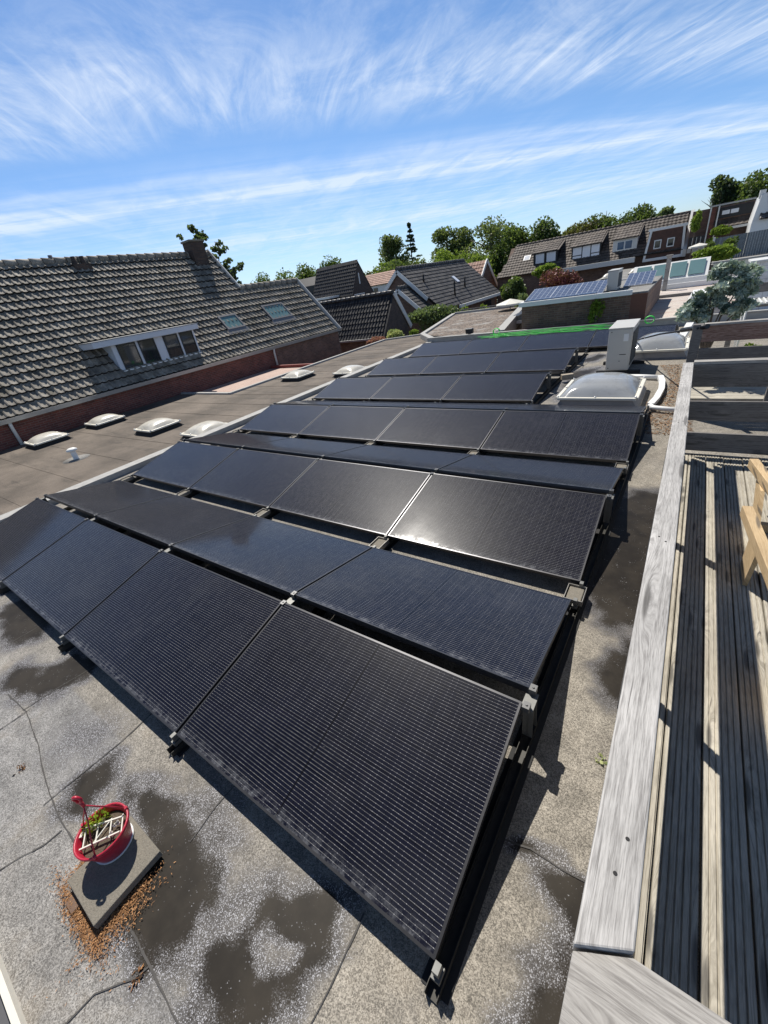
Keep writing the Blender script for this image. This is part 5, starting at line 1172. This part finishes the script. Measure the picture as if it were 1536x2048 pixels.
TR = [  # x, y, top, bottom, radius, colour, kind, label
 (-44.2, 70, 9.4, 1.5, 2.7, 'birch', 'tall', 'tall slender dark tree left of the bare topped spruce'), (-41.0, 71, 10.4, 2.0, 2.2, 'conifer', 'spire', 'thin spruce with a pointed sparse top between leafy trees'),
 (-35.0, 72, 8.9, 1.5, 3.0, 'birch', 'tall', 'loose grey green birch, left of the big birch'), (-32.6, 73, 8.8, 1.5, 2.0, 'birch', 'tall', 'narrow birch close beside the big birch'), (-26.6, 71, 8.9, .5, 4.0, 'birch', 'tall', 'big drooping birch left of the terraced row'),
 (-30.2, 62, 5.4, .3, 3.0, 'light', 'round', 'bright yellow green round tree in front of the birches'), (-39.0, 62, 5.6, .3, 3.2, 'mid', 'round', 'mid green bushy tree behind the charcoal roof'), (-24.6, 60, 4.2, -.5, 1.9, 'light', 'round', 'light green small tree at the left end of the terraced row'),
 (-22.3, 68, 7.1, 1.0, 1.9, 'mid', 'round', 'dark green tree at the left end behind the terraced row'), (-18.6, 69, 7.0, 1.0, 2.7, 'dark', 'round', 'dense rounded tree behind the first dormer of the row'),
 (-13.6, 70, 5.8, 1.0, 2.6, 'brown', 'round', 'bronze tinged tree behind the middle of the row'), (-10.9, 71, 6.5, 1.0, 2.6, 'dark', 'round', 'dark green tree behind the third dormer of the row'), (-7.0, 71, 6.6, 1.0, 2.7, 'dark', 'round', 'dark tree rising behind the brown dormer'), (-4.0, 66, 4.6, 1.5, 1.5, 'grey', 'open', 'thin wispy tree top just left of the white party wall'),
 (-48.5, 64, 4.6, -1, 2.6, 'mid', 'round', 'low green tree right of the dark steep gable'), (-42.6, 64, 4.8, -1, 2.4, 'dark', 'round', 'dark low tree at the foot of the slender tree'), (-36.2, 64, 4.9, -1, 2.6, 'birch', 'round', 'grey green low tree in the gap left of the birches'),
 (-33.2, 66, 5.6, -1, 2.4, 'dark', 'round', 'dark tree filling the space under the narrow birch'), (-26.6, 63, 4.6, -1, 2.4, 'mid', 'round', 'mid green tree under the big drooping birch'), (-24.2, 68, 5.0, -1, 2.0, 'mid', 'round', 'green tree between the big birch and the terraced row'), (-15.6, 72, 5.4, 1, 1.8, 'mid', 'round', 'smaller green tree between the first and second dormer'),
 (.9, 75, 7.5, 1.0, 1.9, 'conifer', 'tall', 'dark pine like tree above the pergola house, left of the pair'), (4.2, 74, 7.4, 1.0, 2.6, 'dark', 'round', 'dark broad tree cut by the right edge'), (2.4, 78, 5.6, 1.0, 1.6, 'dark', 'round', 'low dark tree in the gap of the pair at the right'),
 (-68.5, 60, 7.8, 1, 2.9, 'mid', 'round', 'green tree just right of the long house gable'), (-62.5, 61, 7.9, 1, 3.2, 'mid', 'round', 'wide green tree left of the dark gabled house'), (-57.5, 62, 7.8, 1, 2.8, 'mid', 'round', 'green tree touching the dark side wing'),
 (-52.3, 63, 8.6, 1, 2.4, 'mid', 'round', 'tree top showing above the dark steep roof'), (-43.5, 66, 5.6, .5, 2.4, 'light', 'round', 'yellow green tree left of the slender dark tree'), (-47.0, 68, 5.2, .5, 2.2, 'brown', 'round', 'bronze bush top between dark gable and orange roof')]
for x, y, tp_, bt, rd, cl, kd, lab in TR:
    tree('conifer_tree' if cl == 'conifer' else 'leafy_tree', x, y, tp_, bt-2.0, rd*(1.22 if kd == 'round' else 1.35 if kd == 'tall' else 1.3), GRN[cl], lab, kd, (.30 if kd != 'spire' else .26), 46 if kd in ('round', 'tall') else 90, 200 if kd not in ('open', 'spire') else 45, group=G)
t = thing('conifer_tree', 'ragged dark conifer behind the chimney of the long house', 'tree', (-29.2, 22, -3.3), G)
b = MB(); b.tube([(-29.4, 22, -3.3), (-29.7, 22, 3), (-30.2, 22, 6.6), (-30.5, 22, 8.0)], [.3, .22, .08, .02], 7)
for (p, q) in (((-29.8, 22, 4.2), (-28.3, 22, 6.3)), ((-29.7, 22, 3.4), (-27.4, 22, 4.6)), ((-30.0, 22, 5.5), (-30.9, 22, 6.8)), ((-29.6, 22, 3.0), (-27.6, 22, 3.9))): b.tube([p, Vector(p).lerp(Vector(q), .5)+Vector((0, 0, -.1)), q], [.08, .05, .015], 5)
b.build('trunk', M['trunk'], t)
b = MB(); cl = []
for (cx, cz, n_, sp) in ((-30.45, 7.75, 2, .10), (-30.3, 7.2, 4, .18), (-30.1, 6.6, 6, .25), (-30.8, 6.7, 2, .12), (-29.8, 6.0, 7, .3), (-29.2, 5.6, 7, .35), (-28.5, 6.0, 4, .25), (-28.2, 6.4, 2, .12), (-28.6, 5.2, 6, .35), (-27.9, 4.5, 6, .3), (-27.4, 4.6, 3, .2), (-28.6, 4.0, 6, .4), (-27.5, 3.8, 5, .3), (-29.6, 4.6, 8, .5)):
    for _ in range(n_): cl.append(((cx+random.gauss(0, sp), 22+random.gauss(0, .5), cz+random.gauss(0, sp)), (.30, .26, .16)))
crown(b, cl, 26, .24); b.build('crown', GRN['conifer'], t)
for (x, y, z, r_, cl, lab, nm) in (
 (-5.9, 26, .62, (1.3, 1.0, .98), 'red', 'dark red leaved bush above the brick extension', 'red_bush'), (-8.75, 27, .45, (.75, .8, .95), 'dark', 'dark green rounded bush left of the red bush', 'green_bush'), (-7.75, 25.5, .05, (.45, .5, .65), 'grey', 'pale green bush between the dark bush and the red bush', 'green_bush'),
 (-7.5, 30, 1.25, (.9, .8, .45), 'light', 'bright green bush behind the top of the red bush', 'green_bush'), (-13.7, 26, -.30, (2.2, .9, .85), 'grey', 'loose grey green willow like bush below the charcoal roof', 'green_bush'),
 (-11.75, 27, -.60, (.50, .5, .82), 'light', 'yellow green sapling, left of the two by the gravel roof', 'sapling'), (-10.55, 27, -.55, (.42, .5, .75), 'light', 'yellow green sapling, right of the two by the gravel roof', 'sapling'),
 (-12.9, 18.1, -.42, (.62, .4, .28), 'pink', 'low pink leaved shrub at the edge of the brown roof', 'flowering_shrub'), (-12.0, 18.6, -.28, (.55, .4, .34), 'cream', 'cream and yellow leaved shrub at the edge of the brown roof', 'flowering_shrub'), (-11.2, 19, -.25, (.28, .3, .2), 'light', 'tiny light green plant beside the cream shrub', 'flowering_shrub'),
 (.8, 33, .75, (1.15, .7, .42), 'light', 'yellow green hedge in front of the grey board fence', 'hedge'), (1.55, 34, 1.05, (.45, .5, .5), 'mid', 'taller green bush against the grey board fence', 'green_bush'), (.62, 35.5, 1.05, (.3, .4, .35), 'mid', 'small green bush at the left end of the grey fence', 'green_bush'),
 (-.45, 43.2, 2.6, (.40, .4, .75), 'light', 'climbing plant on the wall right of the brown dormer', 'climbing_plant'), (1.15, 43, 1.75, (.65, .4, .35), 'light', 'leafy climber on the pergola over the grey fence', 'climbing_plant'), (.75, 42.5, 1.2, (.4, .4, .3), 'light', 'light green plant at the foot of the pergola', 'climbing_plant'),
 (1.25, 8.6, .28, (.16, .16, .14), 'light', 'grassy yellow green plant on the terrace floor', 'grass_plant'),
 (-2.02, 14.5, .42, (.24, .10, .40), 'light', 'leafy climber growing on the brick extension wall', 'climbing_plant')):
    t = thing(nm, lab, 'bush' if 'bush' in nm else 'plant', (x, y, z-r_[2])); big = r_[0] > .5
    b = MB(); b.tube([(x, y, z-r_[2]-(2.0 if y > 17 else .0)), (x, y, z)], [.05, .02], 6)
    for _ in range(5):
        a = random.uniform(0, 6.28); b.tube([(x, y, z-r_[2]*.6), (x+math.cos(a)*r_[0]*.6, y+math.sin(a)*r_[1]*.6, z+r_[2]*.3)], [.02, .006], 5)
    b.build('stem', M['trunk'], t)
    b = MB(); crown(b, clumps_round((x, y, z), r_, 26 if big else 16), 260 if big else 70, (.13 if y > 40 else .15 if big and cl != 'red' else .10 if y > 20 else .07), .4); b.build('foliage', GRN[cl], t)
# leafy shrub in the white pot behind the second railing
t = thing('potted_shrub', 'shrub with blue green and white edged leaves behind the brown railing', 'shrub', (.62, 7.7, .35))
b = MB(); br = []
for (tx, ty, tz_) in ((.45, 7.75, 1.12), (.62, 7.8, 1.58), (.92, 7.8, 1.50), (.98, 7.7, 1.18), (.36, 7.6, 1.12), (.75, 7.7, 1.25), (.55, 7.65, 1.30)):
    b.tube([(.62, 7.7, .33), (.62+(tx-.62)*.35, 7.7, .33+(tz_-.33)*.55), (tx, ty, tz_)], [.018, .012, .004], 6); br.append((tx, ty, tz_))
b.build('stem', M['trunk'], t)
b = MB(); cl = []
for (tx, ty, tz_) in br + [(.85, 7.75, 1.05), (.70, 7.75, 1.52), (.48, 7.7, 1.02), (.9, 7.7, 1.32), (.5, 7.75, 1.22), (.8, 7.7, 1.42)]:
    for _ in range(6): cl.append(((tx+random.uniform(-.11, .11), ty+random.uniform(-.12, .12), tz_+random.uniform(-.11, .07)), (.075, .075, .06)))
crown(b, cl, 66, .080, .24); b.build('foliage', GRN['silver'], t)

for o in S.objects:
    if '_w' in o: del o['_w']
